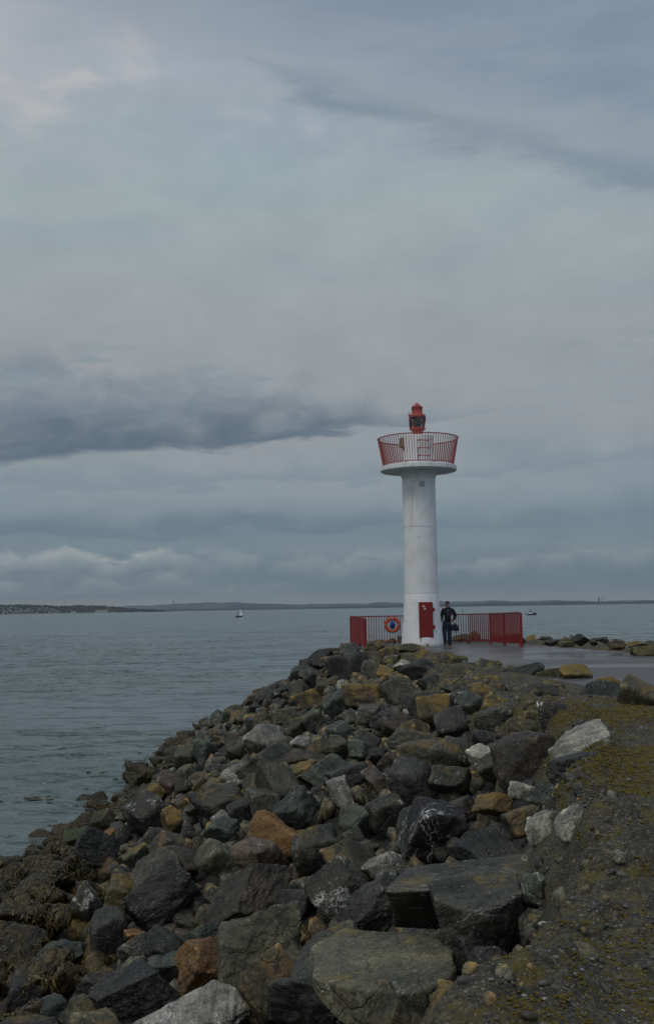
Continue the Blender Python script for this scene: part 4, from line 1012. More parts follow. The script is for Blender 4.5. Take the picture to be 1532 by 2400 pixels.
# knuckly stones set in the ragged lip between gravel and boulders
X4 = g3.uniform(-.2, 5.0, 9000); Y4 = g3.uniform(3.6, 30, 9000); D4 = sdist(X4, Y4); k4 = (D4 > -.28) & (D4 < .55) & (np.abs(X4/Y4) < .45); X4, Y4, D4 = X4[k4], Y4[k4], D4[k4]; G4 = ground_h(X4, Y4)
for x, y, d, z in list(zip(X4, Y4, D4, G4))[:650]:
    s_ = min(math.exp(g3.normal(-2.95, .45)), .16)
    heap.setdefault(['olive', 'charcoal', 'olive', 'charcoal', 'greygreen'][int(g3.integers(5))], []).append((Vector((x, y, z+s_*.05)), (s_*.6, s_*.5, s_*.42), Euler(tuple(g3.uniform(0, 6, 3))).to_matrix(), 'small', 10))
V_all, F_all, MI, nb = [], [], [], 0; mats_ = list(heap)
for mi, mat in enumerate(mats_):
    for j, (c, asp, Rm, kind, dist) in enumerate(heap[mat]):
        q = SH[kind][j % len(SH[kind])]; f = ICO[2 if kind == 'small' else 3][1]
        V_all.append((q*np.array(asp))@np.array(Rm).T+np.array(c)); F_all.append(f+nb); nb += len(q); MI.append(np.full(len(f), mi))
me = np_mesh('rubble', np.concatenate(V_all), np.concatenate(F_all))
for mat in mats_: me.materials.append(R[mat])
me.polygons.foreach_set('material_index', np.concatenate(MI).astype(np.int32))
link('rubble', me, None, kind='stuff', label='smaller stones filling the gaps between the boulders', cat='rubble')

# pebbles and shell bits loose on the gravel
g4 = np.random.default_rng(3); n = 26000
PX = g4.uniform(-.3, 7.5, n); PY = 3.6+g4.beta(1.0, 1.7, n)*16
dd = sdist(PX, PY); ok = (dd < .06) & ~in_poly(PX, PY, ASPH) & (np.abs(PX/PY) < .42)
clump = fbm(np.stack([PX*1.3, PY*1.3, PX*0], -1), 3) > g4.uniform(-.9, .5, n); ok &= clump
PX, PY = PX[ok], PY[ok]; PZ = ground_h(PX, PY); sz = np.clip(np.exp(g4.normal(-5.15, .55, len(PX))), .0022, .026)*(1+.25*(PY > 9))
cent = np.stack([PX, PY, PZ+sz*.25], -1); scl = np.stack([sz*g4.uniform(.8, 1.4, len(sz)), sz*g4.uniform(.7, 1.2, len(sz)), sz*g4.uniform(.4, .85, len(sz))], -1)
big_ = sz > .009; va, fa = merge_blobs(cent[big_], scl[big_], 2, .28, 1.3, 4); vb, fb = merge_blobs(cent[~big_], scl[~big_], 1, .28, 1.3, 5)
link('pebbles', np_mesh('pebbles', np.concatenate([va, vb]), np.concatenate([fa, fb+len(va)])), M_PEB, kind='stuff', label='loose pebbles and shell bits strewn over the mossy gravel', cat='pebbles')

# moss cushions standing a little proud of the gravel
m, t = material('moss_cushion'); p = t.n('ShaderNodeNewGeometry').outputs['Position']; nn_ = t.noise(p, 30, 5, .7)
finish(t, t.mix(nn_, (.050, .040, .006), (.22, .155, .014)), .95, t.noise(p, 90, 3, .7), .8, .01); M_MOSS = m
n = 420000; MX = g4.uniform(-.2, 7.5, n); MY = 3.8+g4.beta(1.0, 1.9, n)*30; dd = sdist(MX, MY)
cl = fbm(np.stack([MX*.9+40, MY*.9, MX*0], -1), 4); ok = (dd < .10) & ~in_poly(MX, MY, ASPH) & (np.abs(MX/MY) < .42) & (MY < 9+9*g4.uniform(0, 1, n)**.6) & (cl+.35*fbm(np.stack([MX*6, MY*6, MX*0+9], -1), 2) > .17+.25*g4.uniform(-1, 1, n))
MX, MY = MX[ok], MY[ok]; sz = g4.uniform(.0016, .0045, len(MX))*(1+MY*.13)
cent = np.stack([MX, MY, ground_h(MX, MY)], -1); scl = np.stack([sz*g4.uniform(1, 2, len(sz)), sz*g4.uniform(.8, 1.4, len(sz)), sz*.8], -1)
v_, f_ = merge_blobs(cent, scl, 1, .5, 1.8, 9)
link('moss', np_mesh('moss', v_, f_), M_MOSS, kind='stuff', label='yellow-green moss cushions growing on the gravel', cat='moss')

# seaweed fronds draped over the lowest stones
m, t = material('seaweed_frond'); ge = t.n('ShaderNodeNewGeometry'); rr_ = ge.outputs['Random Per Island']
finish(t, t.ramp(rr_, [(0, (.016, .011, .004)), (.4, (.038, .026, .006)), (.8, (.090, .058, .011)), (1, (.10, .08, .015))]), .5, Specular_IOR_Level=.5); M_WEED = m
dg = None; pts_, nr_ = [], []
bpy.context.view_layer.update()
for o in list(COL.objects):
    if o.name.startswith('boulder') and o.type == 'MESH' and o.data.materials[0] == R['weed']:
        me = o.data; k = len(me.vertices); co = np.empty(k*3, np.float32); me.vertices.foreach_get('co', co); no = np.empty(k*3, np.float32); me.vertex_normals.foreach_get('vector', no)
        M_ = np.array(o.matrix_world); co = co.reshape(-1, 3)@M_[:3, :3].T+M_[:3, 3]; no = no.reshape(-1, 3)@M_[:3, :3].T
        sel = g4.choice(k, min(k, 900), replace=False); sel = sel[no[sel, 2] > -.1]; pts_.append(co[sel]); nr_.append(no[sel])
for (c, asp, Rm, kind, dist) in heap.get('weed', []):
    if c.y > 46: continue
    for _ in range(34 if kind != 'small' else 7):
        u = g4.normal(size=3); u[2] = abs(u[2]); u /= np.linalg.norm(u); pts_.append(np.array([[c.x+u[0]*asp[0]*.95, c.y+u[1]*asp[1]*.95, c.z+u[2]*asp[2]]])); nr_.append(u[None])
Pp = np.concatenate(pts_); Nn = np.concatenate(nr_); k = len(Pp)
tdir = g4.normal(size=(k, 3)); tdir -= (tdir*Nn).sum(1)[:, None]*Nn; tdir += np.array([0, 0, -.6]); tdir /= np.linalg.norm(tdir, axis=1)[:, None]
side = np.cross(tdir, Nn); side /= np.linalg.norm(side, axis=1)[:, None]+1e-9; L = g4.uniform(.04, .15, k)[:, None]; W_ = g4.uniform(.006, .018, k)[:, None]
rows_ = []
for s_, up_, wf_ in ((0, .004, .5), (.35, .028, 1.0), (.75, .026, 1.1), (1.0, .004, .4)):
    cen = Pp+tdir*L*s_+Nn*(up_*(.6+L*4)); cen[:, 2] -= (L[:, 0]*s_)**2*1.5
    rows_.append(cen-side*W_*wf_); rows_.append(cen+side*W_*wf_)
V_ = np.stack(rows_, 1).reshape(-1, 3); b = np.arange(k)[:, None]*8
F_ = np.concatenate([b+np.array([[0, 1, 3, 2]]), b+np.array([[2, 3, 5, 4]]), b+np.array([[4, 5, 7, 6]])])
link('seaweed', np_mesh('seaweed', V_, F_), M_WEED, kind='stuff', label='brown seaweed draped over the lowest boulders at the waterline', cat='seaweed')
# rafts of weed afloat and a little foam at the water's edge
C_, S_ = [], []
for (px, py, sx_, n_) in ((158, 1842, 1.0, 70), (120, 1860, 1.1, 50), (62, 1951, .75, 60), (12, 1984, .8, 60), (28, 1916, .5, 16), (8, 2016, .6, 40), (245, 1800, .6, 24)):
    c0 = at_z(px, py, SEA_Z)
    for _ in range(n_):
        C_.append((c0.x+g4.normal(0, sx_*.55), c0.y+g4.normal(0, sx_*.8), SEA_Z+.005)); q_ = g4.uniform(.03, .12); S_.append((q_*1.8, q_, .022))
v_, f_ = merge_blobs(C_, S_, 2, .7, 1.8, 12)
link('floating_weed', np_mesh('floating_weed', v_, f_), M_WEED, kind='stuff', label='dark rafts of seaweed floating beside the rocks at the left edge', cat='seaweed')

# broken white water and wet bubbles where the sea touches the stones
m, t = material('foam'); p = t.n('ShaderNodeNewGeometry').outputs['Position']; finish(t, (.42, .46, .47), .6, t.noise(p, 60, 3, .6), .5, .01); M_FOAM = m
FX = g4.uniform(-11, 2, 60000); FY = g4.uniform(12, 50, 60000); FH = hsurf(FX, FY)
ok = (np.abs(FH-SEA_Z-.12+.25*fbm(np.stack([FX*.8, FY*.8, FX*0], -1), 2)) < .16) & (fbm(np.stack([FX*1.4+9, FY*1.4, FX*0], -1), 3) > .30)
FX, FY = FX[ok], FY[ok]; sz = g4.uniform(.012, .05, len(FX))
v_, f_ = merge_blobs(np.stack([FX, FY, np.full_like(FX, SEA_Z+.03)], -1), np.stack([sz*2.0, sz, sz*.25], -1), 1, .6, 2.0, 6)
link('foam', np_mesh('foam', v_, f_), M_FOAM, kind='stuff', label='thin broken foam where the water meets the weedy boulders', cat='foam')

# ---------------------------------------------------------------- lighthouse
LYY = 44.0
base = at_z(989.7, 1517, 0); LX = at_y(989.7, 1517, LYY).x
def zrow(px, py): return at_y(px, py, LYY).z
def rpx(px_r, z): 
    return px_r*proj((LX, LYY, z))[2]/F
def axpx(z): return proj((LX, LYY, z))[0]
lh = empty('lighthouse', (LX, LYY, 0), 'white concrete lighthouse with red railed gallery and red lantern on the breakwater head', 'lighthouse')
zs_ = {k: zrow(985, v) for k, v in dict(seam1=1392, seam2=1236.5, tshaft=1122.5, tflare=1110, db=1105.5, dt=1094.5, dr=1081, drt=1022.5, lb=1018, cone=1011, glassb=1003, glasst=977.5, hood=970, ring1=958.5, ring2=955.3, apex=942.6, r60=1460).items()}
Rr = lambda p, z: rpx(p, z)
prof = [(Rr(50.2, 0), -.12), (Rr(49.6, .03), .03), (Rr(47.2, .5), .5), (Rr(44.6, zs_['r60']), zs_['r60']), (Rr(42.0, 1.6), 1.6), (Rr(40.3, 2.05), 2.05), (Rr(39.6, zs_['seam1']), zs_['seam1']-.012)]
b_ = MB().lathe(prof, 72, sharp=False)
b_.lathe([(Rr(39.5, zs_['seam1'])-.012, zs_['seam1']-.012), (Rr(39.5, zs_['seam1'])-.012, zs_['seam1']+.012)], 72)
b_.lathe([(Rr(39.6, zs_['seam1']), zs_['seam1']-.012), (Rr(39.5, zs_['seam1'])-.012, zs_['seam1']-.012)], 72)
b_.lathe([(Rr(39.3, 3), zs_['seam1']+.012), (Rr(38.9, zs_['seam2']), zs_['seam2']-.01)], 72)
b_.lathe([(Rr(38.9, zs_['seam2'])-.012, zs_['seam2']-.012), (Rr(38.9, zs_['seam2'])-.012, zs_['seam2']+.012)], 72)
b_.lathe([(Rr(38.9, zs_['seam2'])-.002, zs_['seam2']+.008), (Rr(38.6, zs_['tshaft']), zs_['tshaft'])], 72)
b_.build('tower_shaft', MT, lh)
zd, zt = zs_['db'], zs_['dt']
MB().lathe([(Rr(38.6, zs_['tshaft']), zs_['tshaft']), (Rr(46, zd), zd+.0), ], 72).build('bracket_cone', MT, lh)
Rd = Rr(89.2, zd)
MB().lathe([(Rr(46, zd)-.01, zd), (Rd-.03, zd), (Rd, zd+.03), (Rd, zt-.02), (Rd-.02, zt), (.3, zt)], 96).build('gallery_floor', MT, lh)
zr, zrt = zt, zs_['drt']; Rdr = Rr(35.6, zrt)
MB().lathe([(Rdr+.025, zr-.01), (Rdr+.025, zr+.17), (Rdr, zr+.175)], 64).lathe([(Rdr, zr+.175), (Rdr, zrt-.02), (Rdr-.02, zrt), (.05, zrt)], 64).build('lantern_room_wall', MT, lh)
# lantern
ln = bpy.data.objects.new('lantern', None); COL.objects.link(ln); ln.parent = lh; ln.location = (0, 0, zrt)
def L(k): return zs_[k]-zrt
lr = lambda p: p*44.9/F
S = 1.0
MB().lathe([(lr(12.2), 0), (lr(12.6), L('lb')), (lr(11.8), L('lb')+.02), (lr(12.2), L('cone')), (lr(18.8), L('glassb')-.06), (lr(18.9), L('glassb')-.03), (lr(17.6), L('glassb')), (lr(14), L('glassb'))], 40).build('lantern_base', M_LANT, ln)
gb, gt = L('glassb'), L('glasst')
MB().lathe([(lr(17.3), gb), (lr(18.9), gt)], 40, sharp=False).build('glass', M_GLASS, ln)
MB().lathe([(lr(7.5), gb), (lr(9.5), gb+.12), (lr(10), (gb+gt)/2), (lr(9.5), gt-.1), (lr(8), gt)], 32, sharp=False).build('lens', M_LENS, ln)
br = MB(); NB = 5
for k in range(NB):
    a0 = math.radians(-90+8+72*k); a1 = a0+math.radians(35); a2 = a0-math.radians(35)
    rb, rt = lr(17.9), lr(19.4)
    for a_ in (a1, a2):
        pts = []
        for s_ in np.linspace(0, 1, 6):
            aa = a0*(1-s_)+a_*s_; q_ = rt*(1-s_)+rb*s_; pts.append((q_*math.cos(aa), q_*math.sin(aa), gt*(1-s_)+gb*s_))
        br.tube(pts, .013, 6)
br.build('glazing_bar', M_LANT, ln)
h0, r1, r2, ap = L('hood'), L('ring1'), L('ring2'), L('apex')
MB().lathe([(lr(18), gt-.02), (lr(19.6), gt-.02), (lr(19.6), gt+.05), (lr(17.6), gt+.09), (lr(14.6), h0), (lr(12.9), h0+.015), (lr(11.9), r1-.03), (lr(13.2), r1-.025), (lr(13.2), r1), (lr(11.6), r1+.005), (lr(11.6), r2-.02),
            (lr(13.0), r2-.015), (lr(13.0), r2+.015), (lr(11.8), r2+.05), (lr(1.2), ap-.03), (0, ap)], 40).build('hood', M_LANT, ln)
MB().tube([(-lr(18.6), -.05, gt+.04), (-lr(18.8), -.05, gt+.10)], .035, 8).tube([(-lr(18.8), -.05, gt+.1), (-lr(18.8), -.05, gt+.21)], .010, 6).build('whistle_vent', M_BLACK, ln)
MB().tube([(-lr(18.7), -.04, gt+.03), (-lr(19.6), -.04, gt-.06), (-lr(18.2), -.04, gb)], .008, 6).build('conduit', M_LANT, ln)
# gallery railing leaning outwards, flat bars on edge
zlo, zhi = zrow(980, 1089.4), zrow(980, 1028.8); Rlo, Rhi = Rr(82.6, zlo), Rr(93.6, zhi)
gr = bpy.data.objects.new('gallery_railing', None); COL.objects.link(gr); gr.parent = lh
circ = lambda r, z, n=96: [(r*math.cos(2*math.pi*k/n), r*math.sin(2*math.pi*k/n), z) for k in range(n)]
MB().tube(circ(Rhi, zhi), .022, 8, closed=True).build('top_rail', M_GAL, gr)
MB().tube(circ(Rlo, zlo+.0), .020, 8, closed=True).build('bottom_rail', M_GAL, gr)
bar = MB(); tl = math.atan2(Rhi-Rlo, zhi-zlo); Lb = math.hypot(Rhi-Rlo, zhi-zlo)
bar.box((0, 0, Lb/2), (.020, .020, Lb)); bo = bar.build('baluster', M_GAL, gr)
NBAL = 92
for k in range(NBAL):
    a = 2*math.pi*(k+.5)/NBAL; o = bo if k == 0 else bo.copy()
    if k: COL.objects.link(o)
    o.parent = gr; o.matrix_local = Matrix.Translation((Rlo*math.cos(a), Rlo*math.sin(a), zlo)) @ Matrix.Rotation(a, 4, 'Z') @ Matrix.Rotation(tl, 4, 'Y')
for k in range(8):
    a = 2*math.pi*(k+.15)/8-math.pi/2+.25; q0 = Vector((math.cos(a), math.sin(a), 0))
    MB().tube([q0*Rlo+Vector((0, 0, zlo)), q0*(Rlo-.02)+Vector((0, 0, zt-.01))], .018, 6).box(q0*(Rlo-.0)+Vector((0, 0, zt+.012)), (.10, .10, .022)).build('foot_bracket', M_GAL, gr)
# rungs up the lantern room
th0 = math.radians(-90+14)
for py in (1037.5, 1055.3, 1073.4):
    z = zrow(985, py)-.0; pts = []; rr0 = Rdr
    for dx, dr in ((-.21, -.01), (-.21, .11), (.21, .11), (.21, -.01)):
        aa = th0+dx/Rdr; q0 = Vector((math.cos(th0), math.sin(th0), 0)); s0 = Vector((-math.sin(th0), math.cos(th0), 0))
        pts.append(q0*(Rdr+dr-(.0 if dr > 0 else .03))+s0*dx+Vector((0, 0, z)))
    MB().tube(pts, .017, 8).tube([pts[1], pts[1]+Vector((0, 0, .001))+q0*.02], .035, 8).tube([pts[2], pts[2]+q0*.02], .035, 8).build('rung', M_GAL, lh)
MB().tube([Vector((math.cos(th0-.33), math.sin(th0-.33), 0))*(Rdr+.02)+Vector((0, 0, zr+.15)), Vector((math.cos(th0-.33), math.sin(th0-.33), 0))*(Rdr+.02)+Vector((0, 0, zr+.72))], .012, 6).build('conduit', M_CONDUIT, lh)
# switch box on the left of the lantern room
aL = math.radians(188); z1, z0 = zrow(942, 1027.5), zrow(942, 1050.5)
q0 = Vector((math.cos(aL), math.sin(aL), 0))
bx_ = MB().box(q0*(Rdr+.05)+Vector((0, 0, (z0+z1)/2)), (.13, .30, z1-z0), Matrix.Rotation(aL, 3, 'Z'), .01).build('switch_box', M_TAN, lh)
MB().tube([q0*(Rdr+.03)+Vector((0, -.1, z0)), q0*(Rdr+.01)+Vector((.05, -.2, z0-.12))], .02, 6).build('conduit', M_BLACK, bx_)
# vent grille high on the shaft
def on_shaft(px, py, rad):
    z = at_y(px, py, LYY-rad).z; s_ = (px-axpx(z))*proj((LX, LYY-rad, z))[2]/F; a = math.asin(max(-1, min(1, s_/rad)))-math.pi/2
    # turn from the camera's view of the axis
    return a+math.atan2(-LX, LYY)*1.0, z
aV, zV = on_shaft(988, 1134, .675); Rv = Matrix.Rotation(aV, 3, 'Z'); qv = Vector((math.cos(aV), math.sin(aV), 0)); r_sh = Rr(38.6, zV)
vg = MB().box(qv*(r_sh-.004)+Vector((0, 0, zV)), (.03, .235, .235), Rv, .004)
for k in range(4): vg.box(qv*(r_sh+.016)+Vector((0, 0, zV-.078+.052*k)), (.012, .20, .024), Rv @ Matrix.Rotation(.5, 3, 'Y'))
vg.build('vent_grille', M_VENT, lh)
# red door box with its hinges
aD, zD = on_shaft(997.6, 1451.5, .79); Rz = Matrix.Rotation(aD, 3, 'Z'); qd = Vector((math.cos(aD), math.sin(aD), 0)); sd_ = Vector((-math.sin(aD), math.cos(aD), 0))
zb, ztp = zrow(997, 1492.5)+.0, zrow(997, 1411.2); rD = Rr(43.5, 1.2)+.02
zc = (zb+ztp)/2
dr = MB().box(qd*(rD-.04)+Vector((0, 0, zc)), (.20, .57, ztp-zb), Rz, .012)
dr.box(qd*(rD+.065)+Vector((0, 0, zc)), (.014, .50, ztp-zb-.07), Rz, .004)
door = dr.build('door', M_DOOR, lh)
for py in (1428.5, 1468.5):
    z = zrow(1017, py); MB().box(qd*(rD+.03)+sd_*.315+Vector((0, 0, z)), (.05, .10, .13), Rz, .008).tube([qd*(rD+.05)+sd_*.30+Vector((0, 0, z-.08)), qd*(rD+.05)+sd_*.30+Vector((0, 0, z+.08))], .018, 8).build('hinge', M_DOOR, door)
MB().box(qd*(rD+.02)-sd_*.295+Vector((0, 0, zc)), (.10, .012, ztp-zb-.02), Rz).build('seal_strip', M_VENT, door)
def blob(pxs, name):
    mb = MB()
    for px, py, s_ in pxs:
        z = zrow(px, py); off = (px-997.6)*43.2/F
        mb.raw([qd*(rD+.0745)+sd_*(off+s_*math.cos(k*1.05)*(1+.3*math.sin(k*3+px)))+Vector((0, 0, z+s_*math.sin(k*1.05)*(1+.25*math.cos(k*2.2+py)))) for k in range(6)], [tuple(range(6))])
    mb.build(name, M_STICK, door)
blob([(991.5, 1420.5, .045), (993.5, 1422.5, .03)], 'sticker'); blob([(994.5, 1427, .035), (996.5, 1426, .025), (993, 1428.5, .02)], 'sticker')
aB, zB = on_shaft(1000.5, 1514, .86); qb = Vector((math.cos(aB), math.sin(aB), 0))
MB().tube([qb*.78+Vector((0, 0, .06)), qb*.93+Vector((0, 0, .06))], .022, 8).tube([qb*.91+Vector((0, 0, .06)), qb*.91+Vector((0, 0, .13))], .016, 8).build('drain_spout', M_BLACK, lh)
# rust running down from the door, in the paint itself
t = TOWER_T; geo_p = t.n('ShaderNodeNewGeometry').outputs['Position']; gx_, gy_, gz_ = t.n('ShaderNodeSeparateXYZ', ins={0: geo_p}).outputs
rx_ = LX + (qd*rD-sd_*.23).x
def run(x0, w_, ztop, zbot, a):
    n_ = t.noise(t.vm('MULTIPLY', geo_p, (30, 30, 3)), 1.0, 4, .6)
    k_ = t.mul(t.step(t.m('ABSOLUTE', t.sub(t.add(gx_, t.mul(t.sub(n_, .5), .05)), x0)), w_, w_*.2), t.mul(t.step(gz_, zbot, zbot+.28), t.step(gz_, ztop+.02, ztop)))
    return t.mul(t.mul(k_, a), t.mul(t.step(gy_, LYY, LYY-.2), t.step(n_, .2, .6, .5, 1)))
cc = t.mix(run(rx_, .045, zb+.03, .02, .95), TOWER_C, (.42, .20, .05)); cc = t.mix(run(LX+(qd*rD+sd_*.22).x, .03, zb+.02, zb-.12, .6), cc, (.35, .22, .10))
finish(t, cc, .65, t.noise(geo_p, 18, 5, .65), .25, .01)

# ---------------------------------------------------------------- railings
def fence_run(parent, pts, hts, gap, bar_w, posts, skip=()):
    """pts: ground points; each panel has top and bottom rails and flat bars set on edge"""
    for i in range(len(pts)-1):
        a, b = Vector(pts[i]), Vector(pts[i+1]); ha, hb = hts[i], hts[i+1]; u = (b-a); Ln = u.length; u.normalize(); ang = math.atan2(u.y, u.x); Rf = Matrix.Rotation(ang, 3, 'Z')
        ta, tb_ = a+Vector((0, 0, ha)), b+Vector((0, 0, hb)); la, lb_ = a+Vector((0, 0, .13)), b+Vector((0, 0, .13))
        def rail(name, p, q, hgt, wd):
            d = q-p; Rq = d.to_track_quat('X', 'Z').to_matrix(); MB().box((p+q)/2, (d.length+.02, wd, hgt), Rq, .006).build(name, M_FENCE, parent)
        rail('top_rail', ta, tb_, .045, .062); rail('bottom_rail', la, lb_, .035, .05)
        n_ = max(2, round(Ln/gap)); first = None
        for k in range(1, n_):
            s_ = k/n_; p = la.lerp(lb_, s_); q = ta.lerp(tb_, s_); hh = q.z-p.z-.02
            if first is None: first = MB().box((0, 0, 0), (.026, bar_w, 1.0)).build('bar', M_FENCE, parent); o = first
            else: o = first.copy(); COL.objects.link(o); o.parent = parent
            o.location = (p.x, p.y, p.z+.01+hh/2); o.scale = (1, 1, hh); o.rotation_euler = (0, 0, ang)
    for (p, h_, ang) in posts:
        MB().box(Vector(p)+Vector((0, 0, h_/2-.03)), (.028, .11, h_+.02), Matrix.Rotation(ang, 3, 'Z'), .004).box(Vector(p)+Vector((0, 0, .012)), (.14, .16, .02), Matrix.Rotation(ang, 3, 'Z')).build('post', M_FENCE, parent)
def gp(px, y): p = at_y(px, 1500, y); return Vector((p.x, y, 0))
A0, A1, A2, A3 = gp(855, 43.3), gp(843, 44.0), gp(823, 45.1), gp(835, 45.95)
A4 = gp(882, 46.0); A5 = gp(951, 45.95); A6 = gp(1020, 45.9)
fl = empty('red_railing', (0, 0, 0), 'red metal railing with a solid-looking end panel left of the tower, carrying the lifebuoy', 'railing')
fence_run(fl, [A0, A1, A2, A3], [1.14, 1.20, 1.23, 1.21], .105, .052, [])
fence_run(fl, [A3, A4, A5], [1.21, 1.21, 1.21], .112, .045, [])
def pang(a, b): return math.atan2(b.y-a.y, b.x-a.x)
for p, h_, a_ in ((A0, 1.14, pang(A0, A1)), (A1, 1.20, pang(A1, A2)), (A2, 1.23, pang(A1, A2)), (A3, 1.2, 0.4), (A4, 1.21, 0)):
    fence_run(fl, [], [], .1, .1, [(p, h_, a_)])
# the end panel is backed with a sheet
for a, b, ha, hb in ((A0, A1, 1.14, 1.2), (A1, A2, 1.2, 1.23)):
    u = (b-a).normalized(); nrm_ = Vector((-u.y, u.x, 0)); pts4 = [a+Vector((0, 0, .1)), b+Vector((0, 0, .1)), b+Vector((0, 0, hb-.03)), a+Vector((0, 0, ha-.03))]
    v8 = [p+nrm_*.03 for p in pts4]+[p+nrm_*.036 for p in pts4]
    MB().raw(v8, [(0,1,2,3), (7,6,5,4), (0,4,5,1), (1,5,6,2), (2,6,7,3), (3,7,4,0)]).build('panel_sheet', M_FENCE, fl)
B0, B1, B2, B3, B4 = gp(1028, 46.0), gp(1098, 45.6), gp(1148, 44.7), gp(1181.5, 43.0), gp(1218.5, 41.3)
fr_ = empty('red_railing', (0, 0, 0), 'red metal railing right of the tower, turning towards the asphalt at its right end', 'railing')
fence_run(fr_, [B0, B1, B2], [1.24, 1.24, 1.26], .112, .045, [(B1, 1.24, pang(B0, B1)), (B2, 1.26, pang(B1, B2)+.3)])
fence_run(fr_, [B2, B3, B4], [1.26, 1.28, 1.31], .118, .028, [(B3, 1.28, pang(B2, B3)), (B4+Vector((.04, 0, 0)), 1.31, pang(B3, B4))])

# ---------------------------------------------------------------- lifebuoy on the railing
lc = at_y(918.7, 1464.5, 45.82)
lb = empty('lifebuoy', lc, 'orange ring lifebuoy with a coil of blue rope hung on the left railing', 'lifebuoy')
n_ = 48; ring = MB(); RR, rr2 = .268, .068
for k in range(0, 1):
    pts = [(RR*math.cos(2*math.pi*k/n_), 0, RR*math.sin(2*math.pi*k/n_)) for k in range(n_)]
v = []; f = []
def torus(RR, ra, a0=0, a1=2*math.pi, n=48, m_=12, flat=1.0):
    v = []; f = []; full_ = abs(a1-a0-2*math.pi) < 1e-6; N = n if full_ else n+1
    for i in range(N):
        a = a0+(a1-a0)*i/n
        for j in range(m_):
            b = 2*math.pi*j/m_; q = RR+ra*math.cos(b); v.append((q*math.cos(a), ra*math.sin(b)*flat, q*math.sin(a)))
    for i in range(n):
        for j in range(m_): f.append((i*m_+j, i*m_+(j+1) % m_, ((i+1) % N)*m_+(j+1) % m_, ((i+1) % N)*m_+j))
    return v, f
MB().raw(*torus(RR, rr2, flat=.8), smooth=True).build('ring', M_BUOY, lb)
for a in (0, 90, 180, 270):
    a_ = math.radians(a+2); MB().raw(*torus(RR, rr2+.004, a_-.10, a_+.10, 6, flat=.82), smooth=True).build('band', M_BAND, lb)
g5 = random.Random(3); rp = MB()
for k in range(13):
    x0 = -.105+.0175*k; top = .20-abs(k-6)*.012+g5.uniform(-.02, .02); bot = -.17+abs(k-6)*.006+g5.uniform(-.03, .02)
    rp.tube([(x0*.7, -.02, top), (x0*1.15+g5.uniform(-.02, .02), -.055, (top+bot)/2+.05), (x0*1.0+g5.uniform(-.02, .02), -.05, (top+bot)/2-.08), (x0*.5, -.03, bot), (x0*.5+.012, -.02, bot-.01), (x0+.01, -.03, (top+bot)/2)], .011, 6)
rp.tube([(-.09, -.07, .03), (0, -.085, .01), (.09, -.07, .035), (.08, -.05, .05), (-.08, -.05, .05)], .012, 6)
rp.build('rope_coil', M_ROPE, lb)
cd = MB()
pts = []
for k in range(33):
    a = 2*math.pi*k/32; s_ = .345+.028*math.cos(4*a+math.pi); pts.append((s_*math.cos(a), -.01, s_*math.sin(a)))
cd.tube(pts, .007, 5); cd.tube([(.10, -.02, -.33), (.12, -.03, -.45), (.16, -.02, -.53), (.24, 0, -.48), (.30, 0, -.35), (.33, 0, -.1)], .006, 5)
cd.build('grab_line', M_CORD, lb)

# ---------------------------------------------------------------- man
PM = at_y(1049.5, 1512, 44.75); PM.z = 0; PXS = 1.0
man = empty('person', PM, 'man in a black jacket and blue jeans standing by the tower, hands in his pockets', 'person')
def skin_mesh(name, nodes, edges, mat, parent, sub=2, root=0):
    me = bpy.data.meshes.new(name); me.from_pydata([n[0] for n in nodes], edges, []); me.update()
    o = bpy.data.objects.new(name, me); COL.objects.link(o)
    sk = o.modifiers.new('s', 'SKIN'); sk.use_smooth_shade = True
    for i, n in enumerate(nodes):
        r = n[1]; me.skin_vertices[0].data[i].radius = r if isinstance(r, tuple) else (r, r); me.skin_vertices[0].data[i].use_root = (i == root)
    ss = o.modifiers.new('u', 'SUBSURF'); ss.levels = sub; ss.render_levels = sub
    bpy.context.view_layer.update(); dg = bpy.context.evaluated_depsgraph_get()
    m2 = bpy.data.meshes.new_from_object(o.evaluated_get(dg)); o.modifiers.clear(); o.data = m2; bpy.data.meshes.remove(me)
    m2.materials.clear(); m2.materials.append(mat); o.parent = parent
    m2.polygons.foreach_set('use_smooth', [True]*len(m2.polygons)); return o
# coordinates: x to the right of the picture, -y towards the camera
hip = (-.02, 0, .93)
# one continuous body: trunk, neck, head, arms to the hands, legs
bn = [((-.02, 0, .95), (.105, .08)), ((0, 0, 1.18), (.10, .08)), ((.03, 0, 1.40), (.11, .08)), ((.03, 0, 1.52), (.070, .066)), ((.02, -.015, 1.60), (.074, .080)),
      ((.01, -.02, 1.69), (.090, .108)), ((.012, -.01, 1.79), (.070, .082)),
      ((-.15, 0, 1.45), .045), ((-.265, .02, 1.19), .036), ((-.245, -.05, 1.02), .036), ((-.20, -.085, .95), (.046, .030)),
      ((.21, 0, 1.43), .045), ((.34, .03, 1.19), .036), ((.21, -.06, 1.04), .036), ((.125, -.105, .975), (.046, .030)),
      ((-.12, 0, .86), .065), ((-.155, -.02, .50), .05), ((-.165, .0, .12), .042), ((-.175, -.12, .045), .038),
      ((.07, 0, .86), .065), ((.06, -.01, .50), .05), ((.075, .02, .12), .042), ((.085, -.10, .045), .038)]
be = [(0,1),(1,2),(2,3),(3,4),(4,5),(5,6),(2,7),(7,8),(8,9),(9,10),(2,11),(11,12),(12,13),(13,14),(0,15),(15,16),(16,17),(17,18),(0,19),(19,20),(20,21),(21,22)]
body = skin_mesh('body', bn, be, M_SKIN, man)
